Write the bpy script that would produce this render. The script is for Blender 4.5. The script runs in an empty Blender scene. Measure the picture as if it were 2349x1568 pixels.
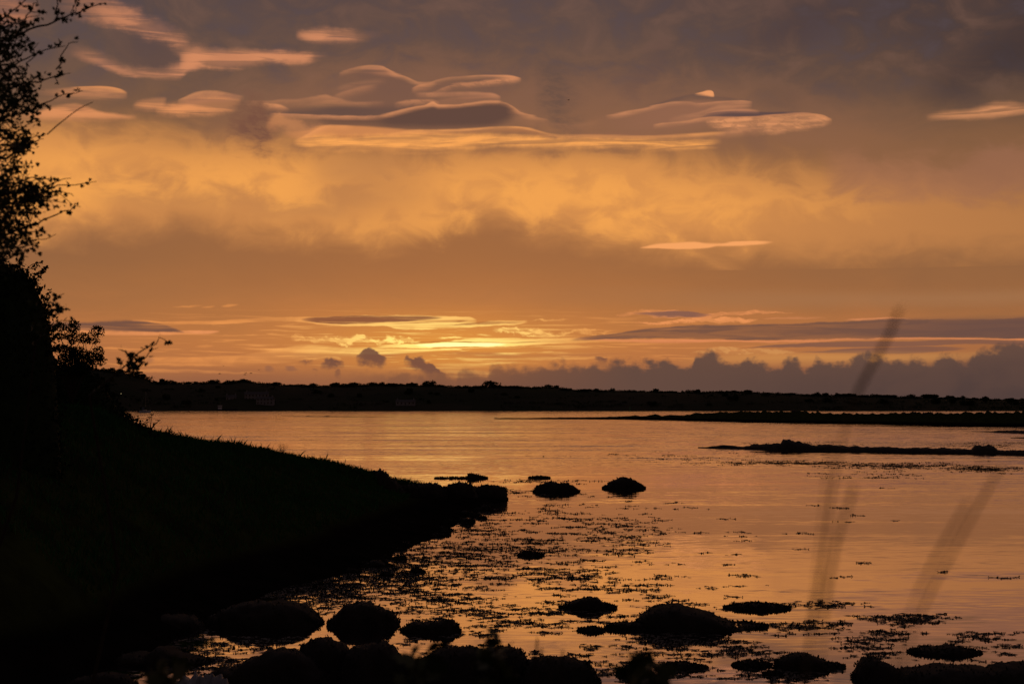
import bpy, bmesh, math, random
import numpy as np
from mathutils import Vector, Matrix, noise as mnoise

# ------------------------------------------------------------------ camera
SC = bpy.context.scene
COL = SC.collection
LENS = 60.0
K = 36.0 / 2349.0 / LENS           # tangent per photo unit (photo measured 2349 x 1568)
PITCH = math.atan(145 * K)
CAMZ = 5.0
cam_data = bpy.data.cameras.new('camera')
cam_data.lens = LENS
cam_data.sensor_width = 36.0
cam_data.clip_start = 0.05
cam_data.clip_end = 60000
cam_data.dof.use_dof = True
cam_data.dof.focus_distance = 95.0
cam_data.dof.aperture_fstop = 6.3
cam = bpy.data.objects.new('camera', cam_data)
COL.objects.link(cam)
cam.location = (0, 0, CAMZ)
cam.rotation_euler = (math.pi / 2 + PITCH, 0, 0)
SC.camera = cam
SC.view_settings.view_transform = 'Standard'
SC.view_settings.look = 'None'
SC.view_settings.exposure = 0.0
SC.view_settings.gamma = 1.0
SC.view_settings.use_curve_mapping = False
SC.cycles.max_bounces = 6
SC.cycles.diffuse_bounces = 2
SC.cycles.glossy_bounces = 3
SC.cycles.transmission_bounces = 4
SC.cycles.transparent_max_bounces = 8
SC.cycles.use_denoising = True
SC.cycles.use_adaptive_sampling = True
SC.cycles.adaptive_threshold = 0.012


def ray(px, py):
    xc = (px - 1174.5) * K
    yc = (784.0 - py) * K
    c, s = math.cos(PITCH), math.sin(PITCH)
    return Vector((xc, c - yc * s, s + yc * c))


def on_z(px, py, z=0.0):
    """world point seen at a photo position, on the level plane z"""
    d = ray(px, py)
    t = (z - CAMZ) / d.z
    return Vector((d.x * t, d.y * t, z))


def on_y(px, py, Y):
    """world point seen at a photo position, at distance Y ahead"""
    d = ray(px, py)
    t = Y / d.y
    return Vector((d.x * t, Y, CAMZ + d.z * t))


def azel(px, py):
    d = ray(px, py)
    return math.degrees(math.atan2(d.x, d.y)), math.degrees(math.atan2(d.z, math.hypot(d.x, d.y)))


def lin(r, g, b, k=1.0):
    def f(c):
        c /= 255.0
        return c / 12.92 if c <= 0.04045 else ((c + 0.055) / 1.055) ** 2.4
    return (f(r) * k, f(g) * k, f(b) * k, 1.0)


# ------------------------------------------------------------------ world
SUN_AZ, SUN_EL = azel(1010, 790)
world = bpy.data.worlds.new('World')
SC.world = world
world.use_nodes = True
WT = world.node_tree
WT.nodes.clear()
world.cycles.sampling_method = 'MANUAL'
world.cycles.sample_map_resolution = 512


class G:
    """small helper for writing node graphs; nodes are made in evaluation order"""

    def __init__(s, nt):
        s.nt = nt

    def n(s, typ):
        return s.nt.nodes.new(typ)

    def put(s, sock, v):
        if v is None:
            return
        if isinstance(v, bpy.types.NodeSocket):
            s.nt.links.new(v, sock)
        else:
            sock.default_value = v

    def m(s, op, a, b=None, c=None, clamp=False):
        nd = s.n('ShaderNodeMath')
        nd.operation = op
        nd.use_clamp = clamp
        s.put(nd.inputs[0], a)
        s.put(nd.inputs[1], b)
        s.put(nd.inputs[2], c)
        return nd.outputs[0]

    def mr(s, v, a, b, c=0.0, d=1.0, smooth=True):
        nd = s.n('ShaderNodeMapRange')
        nd.interpolation_type = 'SMOOTHSTEP' if smooth else 'LINEAR'
        s.put(nd.inputs['Value'], v)
        s.put(nd.inputs['From Min'], a)
        s.put(nd.inputs['From Max'], b)
        s.put(nd.inputs['To Min'], c)
        s.put(nd.inputs['To Max'], d)
        return nd.outputs[0]

    def xyz(s, x, y, z=0.0):
        nd = s.n('ShaderNodeCombineXYZ')
        s.put(nd.inputs[0], x)
        s.put(nd.inputs[1], y)
        s.put(nd.inputs[2], z)
        return nd.outputs[0]

    def sep(s, v):
        nd = s.n('ShaderNodeSeparateXYZ')
        s.put(nd.inputs[0], v)
        return nd.outputs

    def noise(s, vec, scale=1.0, detail=4.0, rough=0.55, dist=0.0, col=False):
        nd = s.n('ShaderNodeTexNoise')
        s.put(nd.inputs['Vector'], vec)
        s.put(nd.inputs['Scale'], scale)
        nd.inputs['Detail'].default_value = detail
        nd.inputs['Roughness'].default_value = rough
        nd.inputs['Distortion'].default_value = dist
        return nd.outputs['Color'] if col else nd.outputs[0]

    def mix(s, f, a, b, mode='MIX'):
        nd = s.n('ShaderNodeMix')
        nd.data_type = 'RGBA'
        nd.blend_type = mode
        s.put(nd.inputs[0], f)
        s.put(nd.inputs[6], a)
        s.put(nd.inputs[7], b)
        return nd.outputs[2]

    def ramp(s, f, stops, interp='LINEAR'):
        nd = s.n('ShaderNodeValToRGB')
        cr = nd.color_ramp
        cr.interpolation = interp
        while len(cr.elements) < len(stops):
            cr.elements.new(0.5)
        for e, (p, c) in zip(cr.elements, stops):
            e.position = p
            e.color = c
        s.put(nd.inputs[0], f)
        return nd.outputs[0]

    def curve3(s, t, c3, vec=False):
        nd = s.n('ShaderNodeRGBCurve')
        mp = nd.mapping
        mp.use_clip = False
        for ci, pts in enumerate(c3):
            cv = mp.curves[ci]
            for i, (x, y) in enumerate(pts):
                if i < 2:
                    cv.points[i].location = (x, y)
                    p = cv.points[i]
                else:
                    p = cv.points.new(x, y)
                p.handle_type = 'VECTOR' if vec else 'AUTO_CLAMPED'
        mp.update()
        s.put(nd.inputs['Color'], t)
        sp = s.n('ShaderNodeSeparateColor')
        s.put(sp.inputs[0], nd.outputs[0])
        return sp.outputs


W = G(WT)
wtc = W.n('ShaderNodeTexCoord')
wx, wy, wz = W.sep(wtc.outputs['Generated'])[0:3]
RAD = 180.0 / math.pi
AZ = W.m('MULTIPLY', W.m('ARCTAN2', wx, wy), RAD)            # degrees from the view axis
EL = W.m('MULTIPLY', W.m('ARCSINE', wz), RAD)                # degrees above the horizon
EN = W.m('MULTIPLY', EL, 0.05)                               # 20 degrees -> 1
# shared turbulence, all in sky degrees
NF = W.m('SUBTRACT', W.noise(W.xyz(W.m('MULTIPLY', AZ, 1.5), W.m('MULTIPLY', EL, 2.3)), 1.0, 6, 0.6), 0.5)
NS = W.noise(W.xyz(W.m('MULTIPLY', AZ, 0.32), W.m('MULTIPLY', EL, 4.5)), 1.0, 5, 0.55, 0.6)
NL = W.noise(W.xyz(W.m('MULTIPLY', AZ, 0.24), W.m('MULTIPLY', EL, 0.62), 3.7), 1.0, 5, 0.6, 0.5)
EWV = W.m('MULTIPLY_ADD', W.m('SUBTRACT', NS, .5), .16 / 20, EN)   # combed by the wind
AT = W.m('ADD', AZ, W.m('MULTIPLY', EL, 0.8))
NM = W.noise(W.xyz(W.m('MULTIPLY', AT, 2.6), W.m('MULTIPLY', EL, 6.5)), 1.0, 4, 0.6, 0.3)

NW = W.m('SUBTRACT', W.noise(W.xyz(W.m('MULTIPLY', AZ, .62), W.m('MULTIPLY', EL, .95), 7.0), 1.0, 5, .55, .5), 0.5)
NB = W.m('ABSOLUTE', W.m('SUBTRACT', W.noise(W.xyz(W.m('MULTIPLY', AZ, 1.6), W.m('MULTIPLY', EL, 1.6), 2.0), 1.0, 3, .5), 0.5))
FADE = W.mr(NW, -.14, .08, .5, 1)
# glow round the hidden sun
ga = W.m('MULTIPLY', W.m('SUBTRACT', AZ, SUN_AZ), 1 / 3.7)
ge = W.m('MULTIPLY', W.m('SUBTRACT', EL, SUN_EL), 1 / .9)
GD = W.m('ADD', W.m('MULTIPLY', ga, ga), W.m('MULTIPLY', ge, ge))
GLOW = W.m('POWER', 2.718, W.m('MULTIPLY', GD, -1.0))
GDW = W.m('ADD', W.m('MULTIPLY', W.m('MULTIPLY', ga, ga), 0.08), W.m('MULTIPLY', W.m('MULTIPLY', ge, ge), 0.22))
GLOWW = W.m('POWER', 2.718, W.m('MULTIPLY', GDW, -1.0))
BLAZE = W.mix(0.0, lin(255, 240, 160, 1.3), lin(255, 240, 160))
LIT = W.mix(GLOW, lin(236, 150, 80), lin(255, 224, 122, 1.3))

# clear-air sky (sun just over the horizon), dimmed behind the cloud deck
sky = W.n('ShaderNodeTexSky')
sky.sky_type = 'NISHITA'
sky.sun_disc = False
sky.sun_elevation = math.radians(SUN_EL)
sky.sun_rotation = math.radians(SUN_AZ)
sky.air_density = 1.6
sky.dust_density = 3.0
SKYC = W.mix(1.0, sky.outputs[0], (0.06, 0.06, 0.06, 1), 'MULTIPLY')

stops = [(-3, (120, 78, 60)), (0, (138, 90, 68)), (1.2, (162, 104, 70)), (2.2, (174, 112, 70)), (3.4, (153, 104, 68)),
         (4.8, (143, 99, 68)), (6.5, (142, 98, 69)), (8.5, (136, 95, 68)), (9.6, (116, 86, 68)),
         (10.6, (100, 78, 68)), (12, (82, 69, 68)), (13.6, (71, 63, 68)), (20, (64, 59, 68)),
         (45, (50, 50, 62)), (90, (40, 43, 54))]
EW = W.m('ADD', EL, W.m('MULTIPLY', W.m('SUBTRACT', NL, 0.5), 2.6))
deck = W.ramp(W.mr(EW, -3, 90, 0, 1, False), [((e + 3) / 93.0, lin(*c)) for e, c in stops])
# dimmer away from the sun, and a dark thick deck towards the north (up and right)
side = W.mr(W.m('ABSOLUTE', W.m('SUBTRACT', AZ, SUN_AZ)), 14, 110, 1.0, 0.22)
deck = W.mix(1.0, deck, W.xyz(side, side, side), 'MULTIPLY')
dk = W.m('MULTIPLY', W.mr(W.m('ADD', AZ, W.m('MULTIPLY', EW, 0.9)), 12, 32), W.mr(EL, 7.5, 12))
deck = W.mix(W.m('MULTIPLY', dk, 0.85), deck, lin(48, 38, 44))
deck = W.mix(0.12, deck, SKYC)

ZT = {'P': (0, 0, 1), 'z1': (0, 0, .3658), 'z2': (573.5, 0, .3906), 'z3': (1433.7, 0, .38965),
      'z4': (0, 544.8, .3418), 'z5': (688.2, 659.5, .36622), 'z6': (1433.7, 659.5, .38965)}


def cl(base, tag, pts, col, st=.10, sb=.10, rough=.0, op=1.0, mott=0.0, streak=0.0, vec=False, wisp=0.0, bil=0.0, cloudy=0.0, fade=0):
    """one cloud: upper and lower edge against azimuth, edge softness in degrees"""
    def q(v, *opts):                    # few distinct values: equal nodes are shared
        return 0.0 if not v else min(opts, key=lambda o: abs(o - v))
    rough, wisp, bil = q(rough, .05, .12, .3, .7, 1.2), q(wisp, 1.5, 2.2, 3.2), q(bil, .5, .9)
    mott, streak = q(mott, .4, .7), q(streak, .35, .6)
    ox, oy, k = ZT[tag]
    P = []
    for p in pts:
        a, _ = azel(ox + p[0] * k, oy + .5 * (p[1] + p[2]) * k)
        _, et = azel(ox + p[0] * k, oy + p[1] * k)
        _, eb = azel(ox + p[0] * k, oy + p[2] * k)
        P.append((a, et / 20, eb / 20, p[3] if len(p) > 3 else 1.0))
    P[0] = (*P[0][:3], 0.0)
    P[-1] = (*P[-1][:3], 0.0)
    a0, a1 = P[0][0], P[-1][0]
    tn = [(p[0] - a0) / (a1 - a0) for p in P]
    t = W.mr(AZ, a0, a1, 0, 1, False)
    c = W.curve3(t, [[(u, p[1]) for u, p in zip(tn, P)], [(u, p[2]) for u, p in zip(tn, P)],
                     [(u, p[3]) for u, p in zip(tn, P)]], vec)
    e = EWV if not rough else W.m('MULTIPLY_ADD', NF, rough / 20, EWV)
    if wisp:
        e = W.m('MULTIPLY_ADD', NW, wisp / 20, e)
    if bil:
        e = W.m('MULTIPLY_ADD', NB, -bil / 20, e)
    ks = .42 if P[0][1] < .26 else .7
    st, sb = (x * ks if x < .13 else x for x in (st, sb))
    lo = W.mr(W.m('SUBTRACT', e, c[1]), -sb / 20, sb / 20, 0, op)
    hi = W.mr(W.m('SUBTRACT', e, c[0]), -st / 20, st / 20, 1, 0)
    f = W.m('MULTIPLY', W.m('MULTIPLY', lo, hi), c[2])
    if mott:
        f = W.m('MULTIPLY', f, W.mr(NM, .42, .56, 1 - mott, 1))
    if fade:
        f = W.m('MULTIPLY', f, FADE)
    if cloudy:
        f = W.m('MULTIPLY', f, W.mr(NW, -.16, .12, 1 - cloudy, 1))
    if streak:
        f = W.m('MULTIPLY', f, W.mr(NS, .40, .58, 1 - streak, 1))
    return W.mix(f, base, lin(*col) if isinstance(col, tuple) else col)


def ln(base, tag, pts, col, **kw):
    """a thin streak: centre line and thickness"""
    q = []
    for i, p in enumerate(pts):
        o = p[3] if len(p) > 3 else (0.0 if i in (0, len(pts) - 1) else 1.0)
        q.append((p[0], p[1] - p[2] / 2, p[1] + p[2] / 2, o))
    kw['op'] = kw.get('op', 1.0) * .9
    if azel(*[ZT[tag][i] + pts[0][i] * ZT[tag][2] for i in (0, 1)])[1] > 7:
        kw['sb'] = max(.13, kw.get('sb', .1) * 2.6)      # lit rims melt into the cloud below them
    return cl(base, tag, q, col, fade=1, **kw)
# ---------------------------------------------------------------- upper clouds
deck = W.mix(W.m('MULTIPLY', GLOWW, .36), deck, lin(222, 140, 66))
u = deck
# uneven thin veil across the upper sky
u = W.mix(W.m('MULTIPLY', W.mr(NW, -.1, .28), W.mr(EL, 8.8, 11.5, 0, .6)), u, lin(86, 74, 80))
u = W.mix(W.m('MULTIPLY', W.mr(NW, .08, -.26), W.mr(EL, 8.8, 11, 0, .5)), u, lin(122, 90, 76))
GOLD, ORA, ROSE, DRK = (246, 170, 84), (228, 146, 92), (205, 134, 96), (102, 76, 68)
# broad lit altocumulus sheet
u = cl(u, 'P', [(-700, 330, 520, .3), (-200, 300, 540, .8), (60, 285, 545, 1), (250, 300, 522, .95), (420, 318, 512, .9), (560, 330, 530, 1),
                (700, 335, 545, .95), (850, 350, 560, .9), (1000, 345, 528, 1), (1120, 345, 508, 1), (1300, 350, 540, 1),
                (1500, 365, 570, 1), (1700, 385, 585, .9), (1900, 400, 590, .75), (2150, 420, 580, .6), (2349, 440, 575, .5), (2800, 450, 560, .2)],
       (214, 142, 78), st=.9, sb=.75, wisp=1.5, op=.9)
u = cl(u, 'P', [(0, 315, 520, .9), (200, 330, 480, 1), (330, 340, 440, .8), (480, 345, 450, .9), (600, 355, 480, 1), (760, 350, 520, .55),
                (900, 400, 535, .5), (1050, 380, 505, .9), (1200, 375, 485, 1), (1350, 370, 510, 1), (1520, 400, 530, .9), (1700, 410, 520, .7),
                (1900, 430, 500, .4), (2100, 440, 480, .1)],
       (246, 166, 82), st=.7, sb=.7, wisp=3.2, op=.85, cloudy=.75)
# brown veils inside the sheet
u = cl(u, 'P', [(170, 415, 460, 0), (350, 420, 470, .7), (480, 420, 480, .6), (620, 455, 505, .7), (760, 440, 500, .8), (900, 405, 470, .5), (1050, 420, 455, 0)],
       (176, 118, 74), st=.35, sb=.35, wisp=2.2, op=.6)
u = cl(u, 'P', [(700, 350, 400, 0), (800, 360, 420, .7), (900, 365, 400, .6), (1000, 370, 395, 0)], (180, 122, 76), st=.3, sb=.3, wisp=2.2, op=.6)
u = cl(u, 'P', [(1880, 340, 430, 0), (2000, 360, 440, .8), (2150, 370, 460, .8), (2349, 330, 450, .9), (2700, 330, 450, 0)], (160, 108, 82), st=.5, sb=.4, wisp=2.2, op=.6)
# top left cloud with the dark eye
u = cl(u, 'z1', [(-300, 10, 150, .3), (0, 10, 155, 1), (120, 15, 145, .9), (260, 20, 110, 0)], (190, 122, 88), st=.4, sb=.2, rough=.5, op=.8, streak=.6)
u = cl(u, 'z1', [(330, -60, 60, 0), (560, -20, 110, .5), (700, 20, 150, .9), (850, 85, 205, 1), (1000, 170, 260, .9), (1120, 235, 310, 1), (1230, 300, 360, .9), (1330, 330, 380, 0)],
       (206, 134, 96), st=.34, sb=.25, rough=.55, op=.85, streak=.55)
u = cl(u, 'z1', [(640, 180, 330, 0), (780, 200, 400, .6), (900, 215, 435, .9), (1020, 250, 440, 1), (1110, 300, 420, .8), (1170, 340, 380, 0)], (94, 73, 68), st=.25, sb=.2, rough=.5, op=.75)
u = cl(u, 'z1', [(430, 300, 340, 0), (560, 330, 380, .6), (700, 390, 440, .85), (800, 438, 478, .95), (920, 450, 488, 1), (1040, 445, 495, 1), (1130, 400, 494, 1), (1190, 350, 440, 1), (1250, 318, 420, .5), (1300, 318, 410, 0)],
       ROSE, st=.25, sb=.13, rough=.3, op=.92, streak=.6)
u = cl(u, 'z1', [(1120, 330, 440, 0), (1190, 318, 425, .9), (1260, 312, 415, 1), (1380, 312, 428, 1), (1470, 314, 430, 1), (1600, 318, 408, 1), (1760, 326, 397, 1), (1900, 334, 395, 1), (1980, 338, 372, .4), (2070, 340, 348, 0)],
       (212, 138, 96), st=.13, sb=.15, rough=.3, op=.95, streak=.6)
u = ln(u, 'z1', [(1290, 352, 20), (1400, 358, 26), (1500, 356, 22), (1620, 350, 10)], (178, 116, 86), st=.12, sb=.12, op=.6)
u = cl(u, 'z2', [(262, 200, 214, 0), (330, 182, 240, .9), (420, 176, 254, 1), (520, 178, 256, 1), (590, 182, 250, .9), (640, 204, 236, .6), (790, 203, 212, 0)],
       (208, 136, 96), st=.16, sb=.16, rough=.3, op=.95, streak=.6)
u = ln(u, 'z2', [(420, 222, 3), (480, 217, 8), (580, 219, 6), (650, 219, 3)], (120, 88, 78), st=.05, sb=.05, op=.8)
# small lens clouds, left
u = cl(u, 'z1', [(200, 560, 590, 0), (330, 560, 604, .4), (430, 552, 606, .8), (550, 546, 606, .9), (640, 541, 606, 1), (740, 556, 602, 1), (805, 582, 592, .6)], (204, 134, 90), st=.09, sb=.25, op=.85, streak=.6)
u = ln(u, 'z1', [(430, 552, 6), (550, 545, 8), (640, 544, 9), (740, 560, 12), (800, 584, 6)], (240, 156, 92), st=.05, sb=.06)
u = cl(u, 'z1', [(120, 716, 730, 0), (220, 700, 738, .8), (350, 672, 742, 1), (470, 655, 742, 1), (540, 668, 744, 1), (620, 698, 744, 1), (750, 716, 740, 1), (865, 728, 734, .3)], (222, 144, 92), st=.1, sb=.16, rough=.12, op=.92, streak=.6)
u = ln(u, 'z1', [(430, 676, 6), (500, 674, 14), (600, 690, 6)], (176, 112, 80), st=.08, sb=.08, op=.7)
u = cl(u, 'z1', [(825, 655, 668, 0), (890, 630, 676, .9), (960, 622, 682, 1), (1010, 620, 678, 1), (1050, 622, 640, .3)], (222, 144, 92), st=.12, sb=.16, rough=.12, op=.85, streak=.6)
u = cl(u, 'z1', [(1120, 632, 660, 0), (1200, 592, 660, .9), (1330, 574, 650, 1), (1450, 590, 640, 1), (1525, 604, 612, .4)], (140, 96, 78), st=.06, sb=.1, op=.9)
u = ln(u, 'z1', [(1110, 634, 4), (1170, 606, 8), (1230, 586, 11), (1330, 577, 12), (1420, 588, 9), (1480, 600, 7), (1535, 607, 4)], (232, 154, 98), st=.06, sb=.1)
u = cl(u, 'z1', [(965, 690, 702, 0), (1040, 668, 710, .9), (1150, 640, 712, 1), (1240, 622, 714, 1), (1330, 611, 713, 1), (1420, 612, 700, 1), (1480, 622, 672, 1), (1515, 630, 640, .5)], (234, 151, 94), st=.16, sb=.16, rough=.3, op=.95, streak=.6)
# warm veil round the lens clouds
u = cl(u, 'P', [(380, 230, 320, 0), (620, 190, 325, .8), (900, 150, 330, 1), (1300, 180, 335, .9), (1700, 200, 340, .9), (2000, 240, 345, .5), (2200, 280, 345, 0)], (140, 97, 74), st=.9, sb=.6, wisp=1.5, op=.6)
# fine strands of the central group
u = cl(u, 'z2', [(500, 440, 640, 0), (640, 405, 680, .6), (760, 400, 680, .8), (900, 450, 660, .8), (1000, 490, 620, .6), (1180, 470, 620, .5), (1400, 470, 600, .4), (1560, 480, 560, 0)], (118, 84, 70), st=.2, sb=.3, rough=.2, op=.75)
u = ln(u, 'z2', [(520, 430, 4), (600, 408, 9), (660, 394, 8), (720, 389, 8), (780, 396, 12), (840, 430, 12), (900, 447, 9), (950, 470, 9), (990, 486, 9), (1050, 488, 9), (1100, 474, 8), (1180, 457, 6), (1300, 450, 5), (1400, 444, 8), (1480, 446, 16), (1550, 456, 24), (1595, 464, 8)], (222, 146, 98), st=.05, sb=.06)
u = cl(u, 'z2', [(600, 410, 418, 0), (700, 396, 420, .5), (780, 400, 434, .8), (850, 430, 446, .6), (900, 446, 452, 0)], (200, 130, 92), st=.05, sb=.15, op=.7, streak=.5)
u = ln(u, 'z2', [(945, 526, 4), (990, 508, 16), (1040, 500, 22), (1100, 488, 8)], (216, 140, 94), st=.06, sb=.07)
u = ln(u, 'z2', [(1030, 549, 6), (1080, 544, 10), (1140, 522, 12), (1200, 500, 14), (1300, 491, 14), (1400, 482, 16), (1500, 470, 18), (1585, 464, 8)], (218, 142, 96), st=.06, sb=.06, rough=.1, mott=.3)
u = ln(u, 'z2', [(960, 546, 4), (1080, 546, 7), (1200, 545, 6), (1300, 543, 7), (1380, 548, 10), (1430, 556, 16), (1475, 570, 10)], (210, 138, 96), st=.06, sb=.08)
u = ln(u, 'z2', [(1060, 600, 10), (1180, 590, 24), (1300, 580, 26), (1400, 572, 18), (1480, 574, 8)], (186, 122, 86), st=.1, sb=.12, op=.7, streak=.4)
u = ln(u, 'z2', [(490, 524, 14), (600, 496, 16), (700, 478, 10), (810, 464, 4)], (172, 116, 84), st=.12, sb=.12, op=.8, streak=.5)
u = ln(u, 'z2', [(480, 572, 10), (560, 544, 16), (640, 518, 12), (760, 498, 4)], (190, 126, 88), st=.08, sb=.12, op=.9)
u = ln(u, 'z2', [(-40, 597, 10), (80, 598, 14), (200, 592, 12), (300, 588, 12), (380, 582, 26), (440, 580, 40), (490, 588, 28), (640, 606, 14), (800, 600, 6)], (206, 136, 92), st=.07, sb=.1, rough=.12, op=.9, streak=.3)
u = ln(u, 'z2', [(60, 608, 8), (120, 618, 20), (170, 627, 26), (240, 642, 6)], (226, 148, 98), st=.05, sb=.08)
u = cl(u, 'z2', [(60, 650, 668, 0), (180, 646, 680, .8), (350, 636, 680, .9), (520, 622, 685, 1), (700, 630, 690, .9), (840, 630, 665, .8), (960, 612, 640, .6), (1060, 608, 620, 0)], (98, 74, 66), st=.14, sb=.06, op=.85)
u = cl(u, 'z2', [(380, 690, 710, 0), (500, 690, 736, .7), (700, 690, 742, .7), (860, 665, 752, 1), (1000, 634, 754, 1), (1150, 626, 750, 1), (1300, 612, 746, 1), (1420, 602, 738, 1), (1500, 612, 712, 1), (1560, 650, 684, .5), (1590, 665, 672, 0)], (98, 71, 61), st=.05, sb=.2, op=.97)
u = ln(u, 'z2', [(840, 612, 8), (920, 600, 18), (1000, 594, 16), (1070, 594, 12), (1120, 612, 6)], (204, 134, 92), st=.08, sb=.08, mott=.3)
u = ln(u, 'z2', [(110, 668, 8), (200, 672, 13), (300, 675, 12), (420, 680, 9), (520, 685, 11), (640, 686, 10), (760, 680, 12), (850, 661, 13), (940, 640, 11), (1030, 623, 12), (1075, 611, 20), (1110, 623, 14), (1180, 622, 11), (1300, 609, 9), (1420, 599, 9), (1490, 606, 10), (1545, 634, 14), (1590, 662, 12), (1660, 684, 10), (1760, 702, 4)], (226, 148, 98), st=.045, sb=.05, rough=.03)
u = ln(u, 'z2', [(1500, 622, 10), (1560, 655, 34), (1640, 690, 34), (1740, 720, 24), (1900, 730, 12), (2100, 700, 10)], (170, 114, 80), st=.12, sb=.14, op=.7, streak=.3)
u = cl(u, 'z2', [(180, 770, 800, 0), (330, 765, 812, .7), (420, 742, 800, .9), (600, 740, 800, .9), (800, 752, 796, .9), (1000, 770, 790, .6), (1200, 775, 785, 0)], (214, 138, 82), st=.08, sb=.1, op=.9)
u = ln(u, 'z2', [(262, 828, 5), (330, 794, 10), (400, 760, 10), (470, 742, 10), (620, 742, 8)], (250, 164, 98), st=.06, sb=.08)
u = cl(u, 'z2', [(250, 828, 834, .2), (330, 800, 852, 1), (430, 797, 866, 1), (600, 804, 875, 1), (750, 797, 878, 1), (900, 786, 879, 1), (1100, 782, 876, 1), (1280, 788, 862, 1), (1400, 790, 851, 1), (1700, 800, 853, 1), (2000, 810, 861, 1), (2349, 820, 868, 1), (2540, 826, 879, 1), (2640, 824, 870, .9), (2780, 828, 834, .1)],
       (252, 168, 88), st=.15, sb=.17, rough=.3, op=.96, streak=.6)
u = ln(u, 'z2', [(460, 795, 4), (540, 798, 12), (620, 797, 8), (700, 795, 3)], (190, 120, 72), st=.06, sb=.06, op=.8)
u = ln(u, 'z2', [(780, 800, 6), (860, 786, 14), (950, 774, 20), (1150, 767, 18), (1350, 756, 16), (1500, 750, 18), (1600, 754, 14), (1690, 772, 10), (1780, 796, 10), (1900, 800, 6), (2100, 798, 8), (2349, 800, 10), (2560, 795, 14), (2700, 785, 10), (2800, 776, 4)], (246, 162, 92), st=.06, sb=.06)
u = ln(u, 'z2', [(980, 784, 3), (1200, 779, 9), (1400, 770, 12), (1550, 765, 16), (1660, 778, 14), (1740, 796, 8), (1850, 806, 3)], (152, 98, 68), st=.06, sb=.06, op=.85)
u = ln(u, 'z2', [(1850, 794, 6), (2000, 789, 12), (2200, 786, 16), (2400, 786, 12), (2600, 780, 6)], (146, 98, 74), st=.08, sb=.08, op=.7)
# the right hand lens
u = cl(u, 'z3', [(-200, 690, 760, 0), (0, 665, 780, .5), (150, 640, 770, .8), (300, 600, 760, .9), (450, 590, 740, .9), (600, 595, 700, .8), (750, 605, 690, 0)], (150, 102, 78), st=.1, sb=.25, op=.8)
u = ln(u, 'z3', [(120, 632, 6), (220, 604, 10), (320, 582, 14), (420, 567, 16), (560, 574, 14), (660, 585, 10), (760, 600, 4)], (98, 76, 70), st=.06, sb=.08, op=.9)
u = cl(u, 'z3', [(405, 556, 560, 0), (450, 543, 560, .9), (490, 531, 563, 1), (512, 535, 566, 1), (528, 560, 566, 0)], (232, 154, 100), st=.05, sb=.06)
u = ln(u, 'z3', [(-120, 682, 8), (0, 668, 14), (100, 645, 10), (200, 618, 8), (270, 602, 8), (330, 598, 7), (380, 600, 7), (430, 609, 9), (500, 603, 8), (580, 598, 8), (680, 598, 12), (755, 603, 5)], (212, 140, 96), st=.045, sb=.06)
u = ln(u, 'z3', [(250, 712, 8), (340, 694, 26), (430, 676, 26), (520, 642, 22), (620, 625, 24), (700, 612, 16), (750, 605, 6)], (198, 132, 92), st=.08, sb=.1, rough=.1, op=.85, streak=.3)
u = cl(u, 'z3', [(440, 690, 696, 0), (520, 664, 686, .8), (640, 652, 688, 1), (800, 656, 682, 1), (1000, 662, 672, .9), (1120, 668, 674, 0)], (98, 74, 70), st=.05, sb=.05)
u = ln(u, 'z3', [(460, 672, 4), (550, 656, 10), (640, 647, 8), (720, 646, 8), (800, 652, 4)], (206, 136, 96), st=.05, sb=.05)
u = cl(u, 'z3', [(470, 712, 722, 0), (530, 702, 744, .9), (620, 694, 766, 1), (720, 690, 774, 1), (860, 686, 779, 1), (950, 682, 766, 1), (1050, 679, 750, 1), (1140, 684, 730, 1), (1222, 704, 710, .2)], (220, 146, 97), st=.08, sb=.16, rough=.3, op=.95, mott=.4, streak=.35)
u = ln(u, 'z3', [(160, 740, 5), (260, 728, 9), (360, 716, 10), (470, 696, 8), (560, 689, 6), (700, 686, 6), (860, 677, 7), (1000, 670, 8), (1090, 672, 9), (1160, 683, 10), (1222, 704, 5)], (228, 150, 98), st=.04, sb=.05)
u = ln(u, 'z3', [(520, 790, 6), (600, 782, 14), (700, 774, 18), (800, 772, 8)], (206, 136, 92), st=.07, sb=.08, op=.8)
# lone lenses right
u = cl(u, 'z3', [(1765, 684, 690, .1), (1850, 670, 691, .9), (1950, 659, 691, 1), (2050, 648, 688, 1), (2130, 624, 684, 1), (2190, 608, 680, 1), (2260, 606, 672, 1), (2349, 622, 656, 1), (2450, 632, 644, 0)], (214, 143, 96), st=.15, sb=.15, rough=.12, op=.93, streak=.6)
u = cl(u, 'z3', [(80, 1454, 1458, .2), (170, 1437, 1460, 1), (290, 1430, 1463, 1), (400, 1428, 1463, 1), (480, 1434, 1457, 1), (560, 1436, 1447, 1), (650, 1424, 1447, 1), (760, 1422, 1441, 1), (880, 1423, 1427, .2)], (246, 164, 98), st=.05, sb=.05, rough=.04)
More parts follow.
